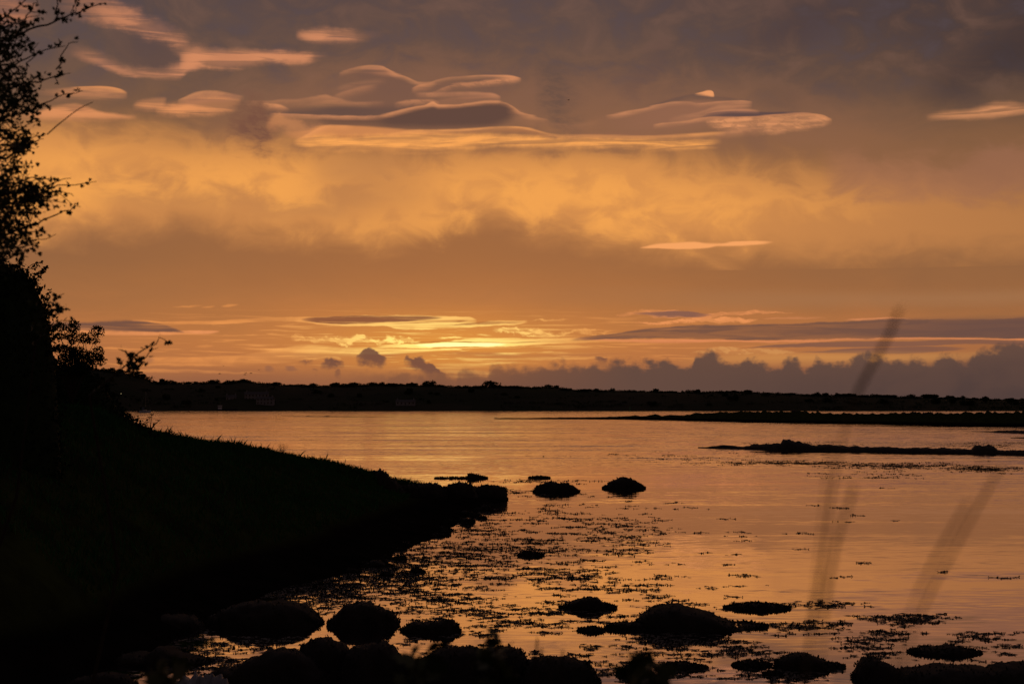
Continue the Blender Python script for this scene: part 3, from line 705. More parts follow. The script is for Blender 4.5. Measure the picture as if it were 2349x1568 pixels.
def rock(tag_, outline, ywl, label, name='rock', depth=None, weed=1.0, mat=None, Y=None, noise=1.0, group=None, cat='rock'):
    """boulder with the given skyline; ywl is where its sides meet the water"""
    global ROCK_N
    ROCK_N += 1
    rnd = random.Random(ROCK_N * 17 + 3)
    if Y is None:
        Y = on_z(*pp(tag_, outline[0][0], ywl)).y
    P = [on_y(*pp(tag_, x, y), Y) for x, y in outline]
    xs = np.array([p.x for p in P])
    zs = np.array([max(.02, p.z) for p in P])
    x0, x1 = xs[0], xs[-1]
    w = x1 - x0
    n, mth = 52, 18
    hmax = zs.max()
    D = depth or max(.35 * w, min(.5 * w, hmax * 1.3))
    cx = .5 * (x0 + x1)
    vs, fs = [], []
    for i in range(n + 1):
        u = i / n
        e = .5 - .5 * math.cos(math.pi * u)
        x = x0 + w * (.35 * u + .65 * e)
        h = float(np.interp(x, xs, zs))
        endf = math.sqrt(max(0.0, 1 - (2 * (x - cx) / w) ** 2))
        d = D * (.12 + .88 * endf)
        for j in range(mth + 1):
            th = -.35 + (math.pi + .7) * j / mth
            cyy, szz = math.cos(th), math.sin(th)
            sy = math.copysign(abs(cyy) ** .6, cyy)
            sz = math.copysign(abs(szz) ** .6, szz)
            nn = fbm(x * 2.2 / max(.5, w * .5), sy * 1.3 + ROCK_N, sz * 1.3, 5) * noise
            k = 1 + .34 * nn
            hz = h * sz if sz > 0 else .9 * sz
            top = max(0, sz)
            vs.append((x - cx + .05 * w * nn, sy * d * k, hz * (1 + .10 * nn) + .22 * hmax * top * fbm(x * 4 / max(.5, w * .4), sy * 3, ROCK_N, 4) + .12 * hmax * top * fbm(x * 14 / max(.5, w * .4), sy * 8, ROCK_N, 3)))
    m1 = mth + 1
    for i in range(n):
        for j in range(mth):
            a = i * m1 + j
            fs.append((a, a + m1, a + m1 + 1, a + 1))
    fs.append(tuple(range(m1)))
    fs.append(tuple(n * m1 + j for j in reversed(range(m1))))
    o = mesh_obj(name, vs, fs, mat or M_ROCK, smooth=True)
    o.location = (cx, Y, 0)
    tag(o, label, cat, group)
    if weed:
        surf = [v for v in vs if v[2] > .02]
        edge = [v for v in vs if -.03 < v[2] < .12]
        sc = Y / 30.0
        pts = surf + edge * 3
        wv, wf = frond_mesh(pts, rnd, int(420 * weed), .05 * sc ** .6, .022 * sc ** .6)
        wo_ = mesh_obj('seaweed_fringe', wv, wf, M_WEED, o)
        wo_['kind'] = 'stuff'
    return o


GB = 'boulders standing in the shallows'
rock('b1', [(1222, 1215), (1240, 1180), (1280, 1140), (1380, 1105), (1560, 1090), (1660, 1095), (1740, 1115), (1800, 1145), (1822, 1172), (1865, 1213)], 1216, 'broad smooth boulder at the left end of the row of three in the shallows', group=GB)
rock('b2', [(172, 1208), (215, 1150), (270, 1090), (330, 1085), (370, 1073), (420, 1080), (480, 1110), (550, 1130), (580, 1165), (598, 1208)], 1208, 'tall rounded middle boulder of the row of three in the shallows', group=GB)
rock('b2', [(622, 1246), (680, 1192), (760, 1197), (850, 1187), (880, 1172), (930, 1180), (950, 1210), (962, 1246)], 1246, 'small flat-topped boulder at the right end of the row of three in the shallows', group=GB)
rock('b2', [(1580, 1108), (1620, 1092), (1650, 1070), (1700, 1050), (1760, 1042), (1810, 1050), (1840, 1078), (1910, 1106)], 1108, 'low weed-fringed rock just behind the biggest hump-backed rock', group=GB)
rock('b3', [(60, 1140), (85, 1050), (120, 1022), (180, 998), (240, 988), (330, 990), (400, 1013), (500, 1028), (540, 1052), (600, 1082), (640, 1118), (690, 1142), (820, 1163)], 1106, 'biggest hump-backed rock in the right shallows with a thin tail', group=GB, weed=1.6)
rock('b3', [(-118, 1130), (-90, 1100), (-40, 1088), (40, 1088), (100, 1090), (150, 1125)], 1120, 'low ledge joined to the foot of the biggest hump-backed rock', group=GB, weed=.8)
rock('b2', [(1690, 1246), (1730, 1226), (1770, 1219), (1810, 1224), (1845, 1246)], 1246, 'tiny rock beside the low ledge of the hump-backed rock', group=GB, weed=.6)
rock('b2', [(1325, 790), (1360, 772), (1400, 768), (1440, 774), (1475, 790)], 790, 'lone tiny weed-covered rock amid the seaweed of the middle bay', group=GB, weed=.8)
rock('b3', [(590, 1003), (650, 988), (720, 982), (790, 974), (860, 982), (965, 1003)], 1003, 'long flat weed mound level with the top of the hump-backed rock', group=GB, weed=2.0)
rock('b3', [(640, 1340), (690, 1318), (745, 1309), (800, 1320), (855, 1340)], 1340, 'small weedy rock left of the pointed rock near the bottom edge', group=GB, weed=1)
rock('b3', [(890, 1345), (930, 1290), (1000, 1270), (1080, 1275), (1150, 1300), (1210, 1328), (1285, 1348)], 1346, 'peaked weedy rock near the bottom edge right of the hump-backed rock', group=GB, weed=1.4)
rock('b3', [(822, 1395), (850, 1376), (880, 1373), (915, 1395)], 1395, 'smallest rock stub just below the peaked weedy rock', group=GB, weed=.6)
rock('b3', [(1680, 1262), (1760, 1237), (1850, 1237), (1920, 1218), (1970, 1235), (2020, 1250), (2090, 1262)], 1262, 'two-humped weedy rock standing alone at the lower right', group=GB, weed=1.3)
rock('b3', [(1350, 1420), (1372, 1340), (1400, 1305), (1470, 1300), (1530, 1318), (1600, 1364), (1680, 1420)], 1420, 'steep weedy rock at the left end of the long reef in the lower right corner', group=GB, weed=1.4)
rock('b3', [(1580, 1440), (1640, 1372), (1700, 1365), (1850, 1346), (2000, 1346), (2130, 1358), (2230, 1400), (2290, 1440)], 1440, 'long flat reef rock filling the lower right corner', group=GB, weed=2, depth=.9)
rock('b3', [(2080, 1440), (2170, 1362), (2250, 1338), (2349, 1330), (2450, 1340), (2560, 1440)], 1440, 'reef rock cut by the right edge of the lower right corner', group=GB, weed=1.4, depth=.8)
rock('b3', [(-45, 1395), (-10, 1358), (40, 1343), (90, 1346), (130, 1368), (160, 1395)], 1395, 'round weedy rock between the bottom boulder row and the bushy plant', group=GB, weed=1.2)
rock('b3', [(190, 1352), (250, 1332), (330, 1322), (400, 1336), (480, 1354)], 1353, 'flat weed mound behind the bushy foreground plant', group=GB, weed=1.4)
rock('b1', [(660, 1440), (700, 1402), (780, 1391), (860, 1402), (900, 1356), (970, 1350), (1010, 1380), (1100, 1410), (1215, 1438)], 1440, 'low rock with a humped middle alone in the bright pool at lower left', group=GB, weed=.6)
rock('b1', [(1190, 1240), (1205, 1180), (1230, 1174), (1255, 1180), (1270, 1240)], 1236, 'little stone wedged between the broad boulder and the dark shore', group=GB, weed=.3)
rock('b1', [(700, 1240), (800, 1190), (960, 1165), (1100, 1180), (1170, 1215), (1200, 1246)], 1244, 'long dark shore rock at the water edge left of the broad boulder', group=GB, weed=.6)
GN = 'boulders along the bottom edge'
rock('b1', [(1190, 1560), (1240, 1490), (1350, 1480), (1480, 1410), (1560, 1370), (1700, 1372), (1800, 1420), (1900, 1560)], 1540, 'sloping slab at the left end of the bottom row of big rocks', group=GN, weed=.8, depth=.7)
rock('b2', [(-40, 1520), (0, 1352), (50, 1312), (90, 1295), (180, 1300), (250, 1330), (330, 1400), (380, 1520)], 1500, 'pointed dark boulder above the sloping slab in the bottom row', group=GN, weed=.8, depth=.6)
rock('b2', [(240, 1540), (300, 1350), (380, 1335), (450, 1325), (520, 1320), (570, 1350), (600, 1390), (640, 1430), (690, 1540)], 1520, 'round-shouldered dark boulder next to the pointed one in the bottom row', group=GN, weed=.9, depth=.6)
rock('b2', [(640, 1550), (680, 1462), (760, 1410), (860, 1350), (980, 1345), (1050, 1352), (1110, 1376), (1160, 1550)], 1530, 'wide weedy boulder in the middle of the bottom row', group=GN, weed=1.6, depth=.6)
rock('b2', [(1040, 1550), (1100, 1376), (1190, 1346), (1290, 1346), (1350, 1382), (1385, 1440), (1400, 1550)], 1530, 'square weedy boulder right of the wide one in the bottom row', group=GN, weed=1.6, depth=.6)
rock('b2', [(1355, 1570), (1375, 1440), (1410, 1420), (1550, 1405), (1650, 1420), (1760, 1450), (1790, 1500), (1810, 1570)], 1560, 'flat-topped weedy boulder at the right end of the bottom row', group=GN, weed=1.8, depth=.6)
rock('b1', [(360, 1590), (460, 1532), (560, 1515), (640, 1505), (720, 1520), (790, 1590)], 1580, 'half-hidden dark rock at the bottom left of the bright pool', group=GN, weed=.6)
rock('b1', [(950, 1620), (1000, 1558), (1090, 1540), (1180, 1528), (1260, 1530), (1310, 1552), (1340, 1620)], 1640, 'pale bluish smooth stone at the very bottom edge', name='pale_stone', weed=0, mat=M_PALE, Y=24.6, noise=.5, cat='stone')
# middle distance
GM = 'rocks off the point'
rock('b2', [(1418, 405), (1432, 375), (1460, 358), (1520, 342), (1570, 352), (1620, 348), (1660, 370), (1692, 404)], 404, 'flat-topped boulder off the point, nearer to it than its dome-shaped neighbour', group=GM, weed=1)
rock('b2', [(1838, 384), (1890, 340), (1950, 315), (2000, 322), (2050, 345), (2092, 384)], 384, 'dome-shaped boulder standing farthest out off the point', group=GM, weed=1)
rock('b2', [(1012, 322), (1018, 299), (1050, 293), (1090, 304), (1135, 321)], 322, 'small wedge-shaped rock behind the rocky point', group=GM, weed=.5)
rock('b2', [(820, 322), (880, 318), (940, 317), (1015, 322)], 322, 'thin ledge beside the small wedge-shaped rock', group=GM, weed=.6)
rock('b2', [(1390, 320), (1440, 310), (1480, 312), (1515, 320)], 320, 'thin low ledge behind the flat-topped boulder off the point', group=GM, weed=.6)
GH = 'boulders of the rocky point'
rock('b2', [(400, 380), (440, 276), (465, 272), (500, 282), (540, 300), (562, 330), (598, 357), (640, 400)], 420, 'steep rock where the grassy bank ends at the rocky point', Y=86.5, group=GH, weed=.6)
rock('b2', [(560, 430), (600, 358), (640, 360), (690, 358), (720, 380), (740, 430)], 440, 'low boulder next to the steep rock on the rocky point', Y=87.5, group=GH, weed=.4)
rock('b2', [(660, 440), (700, 362), (760, 354), (800, 352), (850, 362), (880, 380), (910, 440)], 445, 'low rounded boulder in the middle of the rocky point', Y=88, group=GH, weed=.5)
rock('b2', [(840, 440), (880, 374), (910, 353), (960, 349), (1000, 352), (1036, 354), (1056, 376), (1080, 440)], 450, 'highest block of the rocky point next to its end boulder', Y=88.5, group=GH, weed=.5)
rock('b2', [(1020, 450), (1060, 378), (1090, 370), (1130, 361), (1190, 366), (1240, 376), (1255, 400), (1258, 450)], 452, 'square boulder at the very tip of the rocky point', group=GH, weed=.5)
GP = 'loose stones below the rocky point'
for ot, yb, lb in (([(1045, 520), (1070, 500), (1095, 497), (1118, 520)], 520, 'upper left of the loose stones in the water below the rocky point'),
                   ([(1112, 520), (1130, 492), (1150, 490), (1170, 518)], 519, 'largest of the loose stones in the water below the rocky point'),
                   ([(1082, 566), (1098, 553), (1112, 554), (1128, 566)], 566, 'small stone below the largest loose stone at the rocky point'),
                   ([(990, 605), (1010, 590), (1025, 590), (1042, 605)], 605, 'lowest and leftmost of the loose stones below the rocky point'),
                   ([(1030, 552), (1046, 544), (1062, 552)], 552, 'tiniest pebble-like stone among the loose stones at the rocky point'),
                   ([(780, 672), (830, 652), (880, 658), (910, 664)], 668, 'flat dark stone at the shoreline above the dense seaweed'),
                   ([(380, 855), (430, 820), (470, 818), (520, 840), (560, 856)], 856, 'dark weedy stone in the dense seaweed left of the bay'),
                   ([(670, 890), (700, 866), (730, 872), (750, 890)], 890, 'small dark stone amid seaweed right of the two weedy stones'),
                   ([(540, 815), (580, 798), (630, 794), (640, 815)], 815, 'thin weedy stone close to the shoreline of the bay'),
                   ([(485, 912), (515, 892), (550, 898), (560, 912)], 912, 'weedy stone nearest the broad boulder in the dense seaweed')):
    rock('b2', ot, yb, lb, name='stone', weed=.4, group=GP, cat='stone')

rq = random.Random(31)
for k in range(26):                                   # ragged stones where the headland meets the water
    yq = rq.uniform(46, 88)
    xq = float(np.interp(yq, SH_Y, SH_X)) + rq.uniform(-.5, .45)
    cq = Vector((xq, yq, 0))
    pxq = 1174.5 + xq / yq / K
    pyq = 929 + CAMZ / yq / K
    wq, hq = rq.uniform(8, 22), rq.uniform(3, 9)
    rock('P', [(pxq - wq, pyq), (pxq - wq * .6, pyq - hq * rq.uniform(.6, .9)), (pxq - wq * .1, pyq - hq), (pxq + wq * .5, pyq - hq * rq.uniform(.5, .9)), (pxq + wq, pyq)], pyq,
         'dark weedy stone along the waterline of the headland', name='shore_stone', weed=.25, group='stones along the headland waterline', cat='stone')

# ------------------------------------------------------------------ low islets and spits on the right
def islet(name, tag_, top, bot, depth, label, mat, bump=.25, nrow=7):
    xs = sorted(set([t[0] for t in top] + [b_[0] for b_ in bot] + list(np.linspace(top[0][0], top[-1][0], 240))))
    tx, ty = zip(*top)
    bx, by = zip(*bot)
    vs, fs = [], []
    for x in xs:
        yt, yb = np.interp(x, tx, ty), np.interp(x, bx, by)
        F = on_z(*pp(tag_, x, yb))
        Rr = on_y(*pp(tag_, x, yt), F.y + depth * .5)
        h = max(.05, Rr.z)
        for j in range(nrow + 1):
            t = j / nrow
            yy = F.y + depth * t
            kx = yy / F.y
            zz = h * math.sin(math.pi * min(1, max(0, t))) ** .6 if 0 < t < 1 else -.4
            zz *= 1 + bump * fbm(F.x * .35, yy * .35, 3.0, 4) + 2.2 * bump * fbm(F.x * 1.3, yy * .9, 8.0, 4)
            vs.append((F.x * (1 + (kx - 1)), yy, zz))
    m = nrow + 1
    for i in range(len(xs) - 1):
        for j in range(nrow):
            a = i * m + j
            fs.append((a, a + m, a + m + 1, a + 1))
    o = mesh_obj(name, vs, fs, mat, smooth=True)
    return tag(o, label, kind='structure')


islet('spit', 'z6', [(-770, 772), (-700, 767), (-600, 769), (-480, 765), (-300, 763), (-150, 762), (0, 757), (60, 752), (110, 757), (180, 746), (215, 756), (260, 750), (330, 752), (420, 740), (480, 737), (560, 732), (700, 731), (1000, 729), (1200, 738), (1350, 743), (1600, 739), (1850, 740), (2050, 737), (2349, 731), (2900, 725)],
      [(-770, 774), (-480, 775), (-200, 776), (0, 777), (400, 785), (900, 796), (1500, 805), (2000, 815), (2349, 820), (2900, 830)], 60, 'low dark spit of land beyond the islet', M_TURF, .2)
islet('islet', 'z6', [(430, 945), (490, 936), (580, 925), (700, 936), (760, 925), (850, 920), (915, 916), (928, 899), (950, 895), (985, 906), (1050, 915), (1110, 925), (1200, 925), (1300, 936), (1500, 938), (1700, 941), (1850, 945), (2040, 951), (2060, 932), (2100, 926), (2170, 934), (2195, 956), (2349, 960), (2700, 965)],
      [(430, 946), (600, 950), (900, 960), (1200, 965), (1500, 971), (2000, 980), (2349, 990), (2700, 998)], 7, 'weedy rock islet in the bay', M_ROCK, .3)
islet('sandbar', 'z6', [(2040, 847), (2150, 845), (2200, 840), (2349, 840), (2600, 838)], [(2040, 848), (2200, 853), (2349, 857), (2600, 862)], 9, 'low dark bar', M_SHINGLE, .2)
islet('sandbar', 'z6', [(2270, 884), (2320, 880), (2349, 880), (2600, 878)], [(2270, 886), (2349, 888), (2600, 892)], 5, 'low dark bar', M_SHINGLE, .2)
islet('sandbar', 'z4', [(1890, 1197), (1980, 1197), (2040, 1198), (2065, 1195), (2090, 1198), (2170, 1198), (2195, 1194), (2220, 1198), (2349, 1199), (2500, 1200), (2640, 1202)], [(1890, 1198), (2060, 1201), (2200, 1202), (2349, 1202), (2640, 1203)], 14, 'thin low bar far out', M_SHINGLE, .2)
# ragged stones along the crest of the spit
rs = random.Random(9)
for k, (x, y) in enumerate([(180, 744), (420, 736), (850, 728), (1000, 725), (1640, 733), (1700, 731), (1780, 733), (1840, 735), (60, 751), (270, 748)]):
    wv = rs.uniform(18, 40)
    rock('z6', [(x - wv, y + 14), (x - wv * .6, y + 3), (x, y), (x + wv * .7, y + 4), (x + wv, y + 14)], y + 14,
         'dark stone standing up along the crest of the low spit', name='crest_stone', Y=(on_z(*pp('z6', x, np.interp(x, [-480, 0, 900, 2349], [774, 777, 796, 820]))).y + 30), weed=0, cat='stone', group='stones along the crest of the spit')
# ------------------------------------------------------------------ far shore
RO = [(-900, 820), (-400, 830), (0, 838), (120, 842), (222, 850), (263, 856), (300, 862), (330, 870), (345, 878), (393, 880), (444, 880), (494, 880), (523, 881), (560, 878), (588, 880),
      (649, 885), (718, 888), (772, 886), (803, 886), (838, 886), (904, 884), (945, 886), (1007, 887), (1054, 890), (1128, 889), (1157, 888), (1212, 890), (1274, 891),
      (1318, 897), (1369, 897), (1421, 899), (1500, 900), (1548, 901), (1600, 903), (1629, 901), (1683, 900), (1722, 902), (1784, 905), (1901, 909), (2042, 912), (2120, 914), (2283, 918), (2349, 918), (2800, 915), (3400, 905)]
RIDGE_Y = 1660.0
ROX, ROY = zip(*RO)


def ridge_z(px):
    return on_y(px, np.interp(px, ROX, ROY) - 1, RIDGE_Y).z


def far_land():
    pxs = np.linspace(-900, 3400, 260)
    rows = [(1440, -1.0), (1474, .02), (1484, .07), (1510, .22), (1550, .5), (1600, .78), (1640, .96), (1665, 1.0), (1700, .97), (1850, .8), (2600, .2)]
    vs, fs = [], []
    for px in pxs:
        zr = ridge_z(px)
        for Yr, f in rows:
            p = on_y(px, 929, Yr)
            z = zr * f if f > 0 else -1.0
            z += (.6 * fbm(p.x * .02, Yr * .02, 1.0, 4) if f > .1 else 0)
            yy = Yr + 18 * fbm(px * .01, 3.0, 0, 3)
            vs.append((p.x, yy, z))
    m = len(rows)
    for i in range(len(pxs) - 1):
        for j in range(m - 1):
            a = i * m + j
            fs.append((a, a + m, a + m + 1, a + 1))
    o = mesh_obj('hills', vs, fs, M_FIELD, smooth=True)
    return tag(o, 'low farmed hills along the far shore', kind='structure')


far_land()


def leaf_blob(rnd, lobes, n, size, flat=1.0):
    """leafy mass: faces scattered through the volume of several lobes (cx, cy, cz, rx, ry, rz)"""
    vs, fs = [], []
    wts = [l[3] * l[4] * l[5] for l in lobes]
    for _ in range(n):
        l = rnd.choices(lobes, wts)[0]
        while True:
            d = Vector((rnd.gauss(0, 1), rnd.gauss(0, 1), rnd.gauss(0, 1)))
            if d.length > .01:
                break
        d.normalize()
        r = rnd.random() ** .28 * rnd.uniform(.85, 1.08)
        c = Vector((l[0] + d.x * l[3] * r, l[1] + d.y * l[4] * r, l[2] + d.z * l[5] * r))
        a = Vector((rnd.gauss(0, 1), rnd.gauss(0, 1), rnd.gauss(0, 1) * flat)).normalized()
        b_ = a.cross(Vector((rnd.gauss(0, 1), rnd.gauss(0, 1), rnd.gauss(0, 1)))).normalized()
        s = size * rnd.uniform(.6, 1.4)
        i = len(vs)
        vs += [c - a * s, c + b_ * s * .6, c + a * s, c - b_ * s * .6]
        fs.append((i, i + 1, i + 2, i + 3))
    return vs, fs


def tube(pts, r0, r1, sides=5):
    vs, fs = [], []
    pts = [Vector(p) for p in pts]
    n = len(pts)
    for i, p in enumerate(pts):
        t = (pts[min(i + 1, n - 1)] - pts[max(i - 1, 0)]).normalized()
        a = t.cross(Vector((.3, 1, .2))).normalized()
        b_ = t.cross(a)
        r = r0 + (r1 - r0) * i / (n - 1)
        for k in range(sides):
            an = math.tau * k / sides
            vs.append(p + (a * math.cos(an) + b_ * math.sin(an)) * r)
    for i in range(n - 1):
        for k in range(sides):
            k2 = (k + 1) % sides
            fs.append((i * sides + k, i * sides + k2, (i + 1) * sides + k2, (i + 1) * sides + k))
    fs.append(tuple(range(sides)))
    fs.append(tuple((n - 1) * sides + k for k in range(sides)))
    return vs, fs


def join(*parts):
    vs, fs = [], []
    for v, f in parts:
        o = len(vs)
        vs += v
        fs += [tuple(i + o for i in q) for q in f]
    return vs, fs


TREEKIND = {}


def tree_kind(key, seed):
    """meshes of one kind of far tree, one metre tall"""
    r = random.Random(seed)
    if key == 'round':
        lobes = [(0, 0, .6, .34, .34, .34)] + [(r.uniform(-.25, .25), r.uniform(-.25, .25), r.uniform(.4, .8), .2, .2, .17) for _ in range(5)]
    elif key == 'dome':
        lobes = [(0, 0, .36, .72, .5, .42)] + [(r.uniform(-.6, .6), r.uniform(-.3, .3), r.uniform(.3, .75), .24, .24, .22) for _ in range(8)]
    elif key == 'umbrella':
        lobes = [(0, 0, .74, .66, .5, .2), (-.4, 0, .62, .24, .2, .12), (.42, 0, .62, .22, .2, .12)]
    elif key == 'pine':
        lobes = [(0, 0, .86, .36, .3, .11), (-.22, 0, .66, .3, .25, .08), (.28, 0, .58, .3, .25, .08), (0, 0, .42, .22, .2, .07)]
    elif key == 'spire':
        lobes = [(0, 0, .25 + .12 * k, .26 - .04 * k, .26 - .04 * k, .12) for k in range(6)]
    else:
        lobes = [(0, 0, .3, .6, .45, .4), (r.uniform(-.3, .3), 0, .62, .28, .28, .24), (r.uniform(-.5, .5), 0, .45, .3, .3, .26)]
    v, f = leaf_blob(r, lobes, 620, .075)
    core = []
    tv, tf = tube([(0, 0, 0), (.01, 0, .3), (.0, .0, .62)], .05, .02, 6)
    br = [tube([(0, 0, .35), ((lo[0]) * .6, lo[1] * .6, .2 + lo[2] * .6), (lo[0], lo[1], lo[2])], .02, .008, 4) for lo in lobes[1:5]]
    tv, tf = join((tv, tf), *br)
    cm = bpy.data.meshes.new('crown')
    cm.from_pydata([tuple(x) for x in v], [], f)
    cm.materials.append(M_FARLEAF)
    tm = bpy.data.meshes.new('trunk')
    tm.from_pydata([tuple(x) for x in tv], [], tf)
    tm.materials.append(M_BARK)
    return cm, tm


for i_, k_ in enumerate(('round', 'round2', 'dome', 'dome2', 'umbrella', 'pine', 'spire', 'scrub', 'scrub2')):
    TREEKIND[k_] = tree_kind(k_.rstrip('2'), 40 + i_)


def far_tree(key, loc, h, wide, label, group, name='distant_tree', rz=0.0):
    cm, tm = TREEKIND[key]
    root = empty(name, loc, rz)
    root.scale = (h * wide, h * wide, h)
    for nm, me in (('trunk', tm), ('crown', cm)):
        o = bpy.data.objects.new(nm, me)
        COL.objects.link(o)
        o.parent = root
    return tag(root, label, 'tree', group)


def ridge_tree(key, px, py_top, wpx, label, group=None, Y=RIDGE_Y, name='distant_tree'):
    top = on_y(px, py_top, Y)
    base = ridge_z(px) - 1.8
    h = max(2.0, top.z - base)
    nat = {'round': .75, 'dome': 1.5, 'umbrella': 1.4, 'pine': .9, 'spire': .5, 'scrub': 1.3}[key.rstrip('2')]
    wide = (wpx * K * Y) / (h * nat)
    return far_tree(key, (top.x, Y, base), h, wide, label, group, name, random.Random(int(px)).choice((0, math.pi)))


for key, px, py, w, lb in (
        ('pine', 318, 851, 26, 'flat-layered pine on the left shoulder of the far hills'),
        ('round', 371, 867, 15, 'small round tree right of the flat-layered pine on the far hills'),
        ('dome', 494, 867, 27, 'dome-topped tree standing above the far ridge at left'),
        ('dome', 560, 869, 40, 'wide hump of trees on the far ridge right of the dome-topped tree'),
        ('round', 772, 876, 20, 'round tree on the far ridge left of the paired bushy clumps'),
        ('dome2', 816, 874, 44, 'bushy clump on the far ridge left of the one under the sun glow'),
        ('scrub', 904, 877, 26, 'jagged bushes on the far ridge between two bushy clumps'),
        ('spire', 945, 875, 14, 'small pointed tree just left of the clump under the sun'),
        ('dome', 987, 868, 32, 'tall bushy tree clump on the far ridge directly below the sun glow'),
        ('dome2', 1128, 869, 48, 'largest bushy tree clump on the far ridge right of the sun glow'),
        ('round2', 1369, 890, 12, 'thin small tree on the far ridge under the start of the cumulus bank'),
        ('round', 1504, 890, 16, 'small round tree on the middle right of the far ridge'),
        ('round2', 1601, 891, 13, 'lone upright tree with an open top on the far ridge'),
        ('scrub2', 1683, 893, 36, 'low wide thicket on the far ridge right of the lone upright tree'),
        ('dome', 2006, 900, 22, 'pointed bushy tree on the right part of the far ridge'),
        ('dome2', 2088, 901, 28, 'bushy tree with ragged top on the right part of the far ridge'),
        ('round2', 2183, 906, 16, 'small ragged tree near the right end of the far ridge'),
        ('spire', 2209, 909, 9, 'tiny spire-shaped tree near the right end of the far ridge'),
        ('scrub', 2236, 909, 24, 'last bushy thicket before the right end of the far ridge')):
    ridge_tree(key, px, py, w, lb)
rt = random.Random(77)
px = 205.0
while px < 2365:
    oy = np.interp(px, ROX, ROY)
    big = px < 360
    ridge_tree(rt.choice(('scrub', 'scrub2', 'scrub', 'dome', 'dome2', 'round', 'round2')), px, oy - rt.choice((2, 4, 5, 6, 8, 9, 12)) - (3 if big else 0), rt.uniform(10, 36),
               'small dark tree merged into the hedge line along the far ridge', 'hedge trees along the far ridge', Y=RIDGE_Y + rt.uniform(-25, 40))
    px += rt.uniform(9, 19)
# trees lower on the slopes, only faintly seen
for k in range(46):
    px = rt.uniform(240, 2340)
    f = rt.uniform(.1, .75)
    Yt = 1500 + 150 * f
    z = ridge_z(px) * (.15 + .75 * f) - .5
    p = on_y(px, 929, Yt)
    far_tree(rt.choice(('scrub', 'scrub2', 'dome', 'round', 'round2')), (p.x, Yt, z), rt.uniform(4, 8), rt.uniform(1, 1.5), 'dim dark tree on the slope of the far hills below the ridge', 'trees on the far slopes')


def far_woods():
    r = random.Random(5)
    vs, fs = [], []
    for k in range(150):
        px = r.uniform(180, 2400)
        f = r.random()
        Yt = 1485 + 170 * f
        z = ridge_z(px) * (.06 + .9 * f)
        p = on_y(px, 929, Yt)
        L = r.uniform(8, 40)
        v, ff = leaf_blob(r, [(p.x + r.uniform(-L, L), Yt + r.uniform(-3, 3), z + 1.0, r.uniform(2, 6), 2, r.uniform(1, 2.4)) for _ in range(6)], 90, .8)
        vs, fs = vs, fs
        o = len(vs)
        vs += v
        fs += [tuple(i + o for i in q) for q in ff]
    for k in range(330):                      # continuous scrub along the crest
        px = 190 + 2190 * k / 330 + r.uniform(-3, 3)
        p = on_y(px, 929, RIDGE_Y)
        v, ff = leaf_blob(r, [(p.x + r.uniform(-4, 4), RIDGE_Y + r.uniform(-8, 8), ridge_z(px) + r.uniform(-.8, .6), r.uniform(1.5, 5), 2, r.uniform(.7, 1.7)) for _ in range(3)], 60, .7)
        o = len(vs)
        vs += v
        fs += [tuple(i + o for i in q) for q in ff]
    o = mesh_obj('hedgerow_undergrowth', vs, fs, M_FARLEAF)
    return tag(o, 'dark hedgerows and scrub covering the far slopes', 'undergrowth', kind='stuff')


far_woods()

# ------------------------------------------------------------------ buildings on the far shore
M_WHITE = plain('white_render', (.26, .26, .28), (.20, .20, .22), .8, .6, .2)
M_SLATE = plain('slate', (.09, .09, .10), (.06, .06, .07), .7, 1.5, .3)
M_GLASS = plain('dark_glass', (.03, .03, .035), (.02, .02, .025), .1, 1.0, .5)


def box(x0, x1, y0, y1, z0, z1):
    v = [(x0, y0, z0), (x1, y0, z0), (x1, y1, z0), (x0, y1, z0), (x0, y0, z1), (x1, y0, z1), (x1, y1, z1), (x0, y1, z1)]
    return v, [(0, 3, 2, 1), (4, 5, 6, 7), (0, 1, 5, 4), (1, 2, 6, 5), (2, 3, 7, 6), (3, 0, 4, 7)]


def house(loc, w, d, h, roof, label, rz=0.0, nwin=4, storeys=2):
    root = empty('house', loc, rz)
    tag(root, label, 'house')
    mesh_obj('wall', *box(-w / 2, w / 2, 0, d, -1.5, h), M_WHITE, root)
    e = .35
    rv = [(-w / 2 - e, -e, h - .1), (w / 2 + e, -e, h - .1), (w / 2 + e, d + e, h - .1), (-w / 2 - e, d + e, h - .1), (-w / 2 - e, d / 2, h + roof), (w / 2 + e, d / 2, h + roof)]
    ro = mesh_obj('roof', rv, [(0, 1, 5, 4), (2, 3, 4, 5), (0, 4, 3), (1, 2, 5), (0, 3, 2, 1)], M_SLATE, root)
    for sx in (-1, 1):
        mesh_obj('chimney', *box(sx * w * .42 - .5, sx * w * .42 + .5, d / 2 - .4, d / 2 + .4, h + roof - .6, h + roof + 1.3), M_WHITE, ro)
    for s in range(storeys):
        for i in range(nwin):
            x = -w / 2 + w * (i + .5) / nwin
            z = .9 + s * 2.8
            if s == 0 and i == nwin // 2:
                mesh_obj('door', *box(x - .5, x + .5, -.06, .02, 0, 2.1), M_SLATE, root)
                continue
            wd = mesh_obj('window', *box(x - .5, x + .5, -.05, .02, z, z + 1.4), M_GLASS, root)
            mesh_obj('sill', *box(x - .6, x + .6, -.15, .0, z - .12, z - .004), M_WHITE, wd)
    return root


def on_slope(px, f):
    Yt = 1500 + 150 * f
    p = on_y(px, 929, Yt)
    return (p.x, Yt, ridge_z(px) * (.19 + .75 * f))


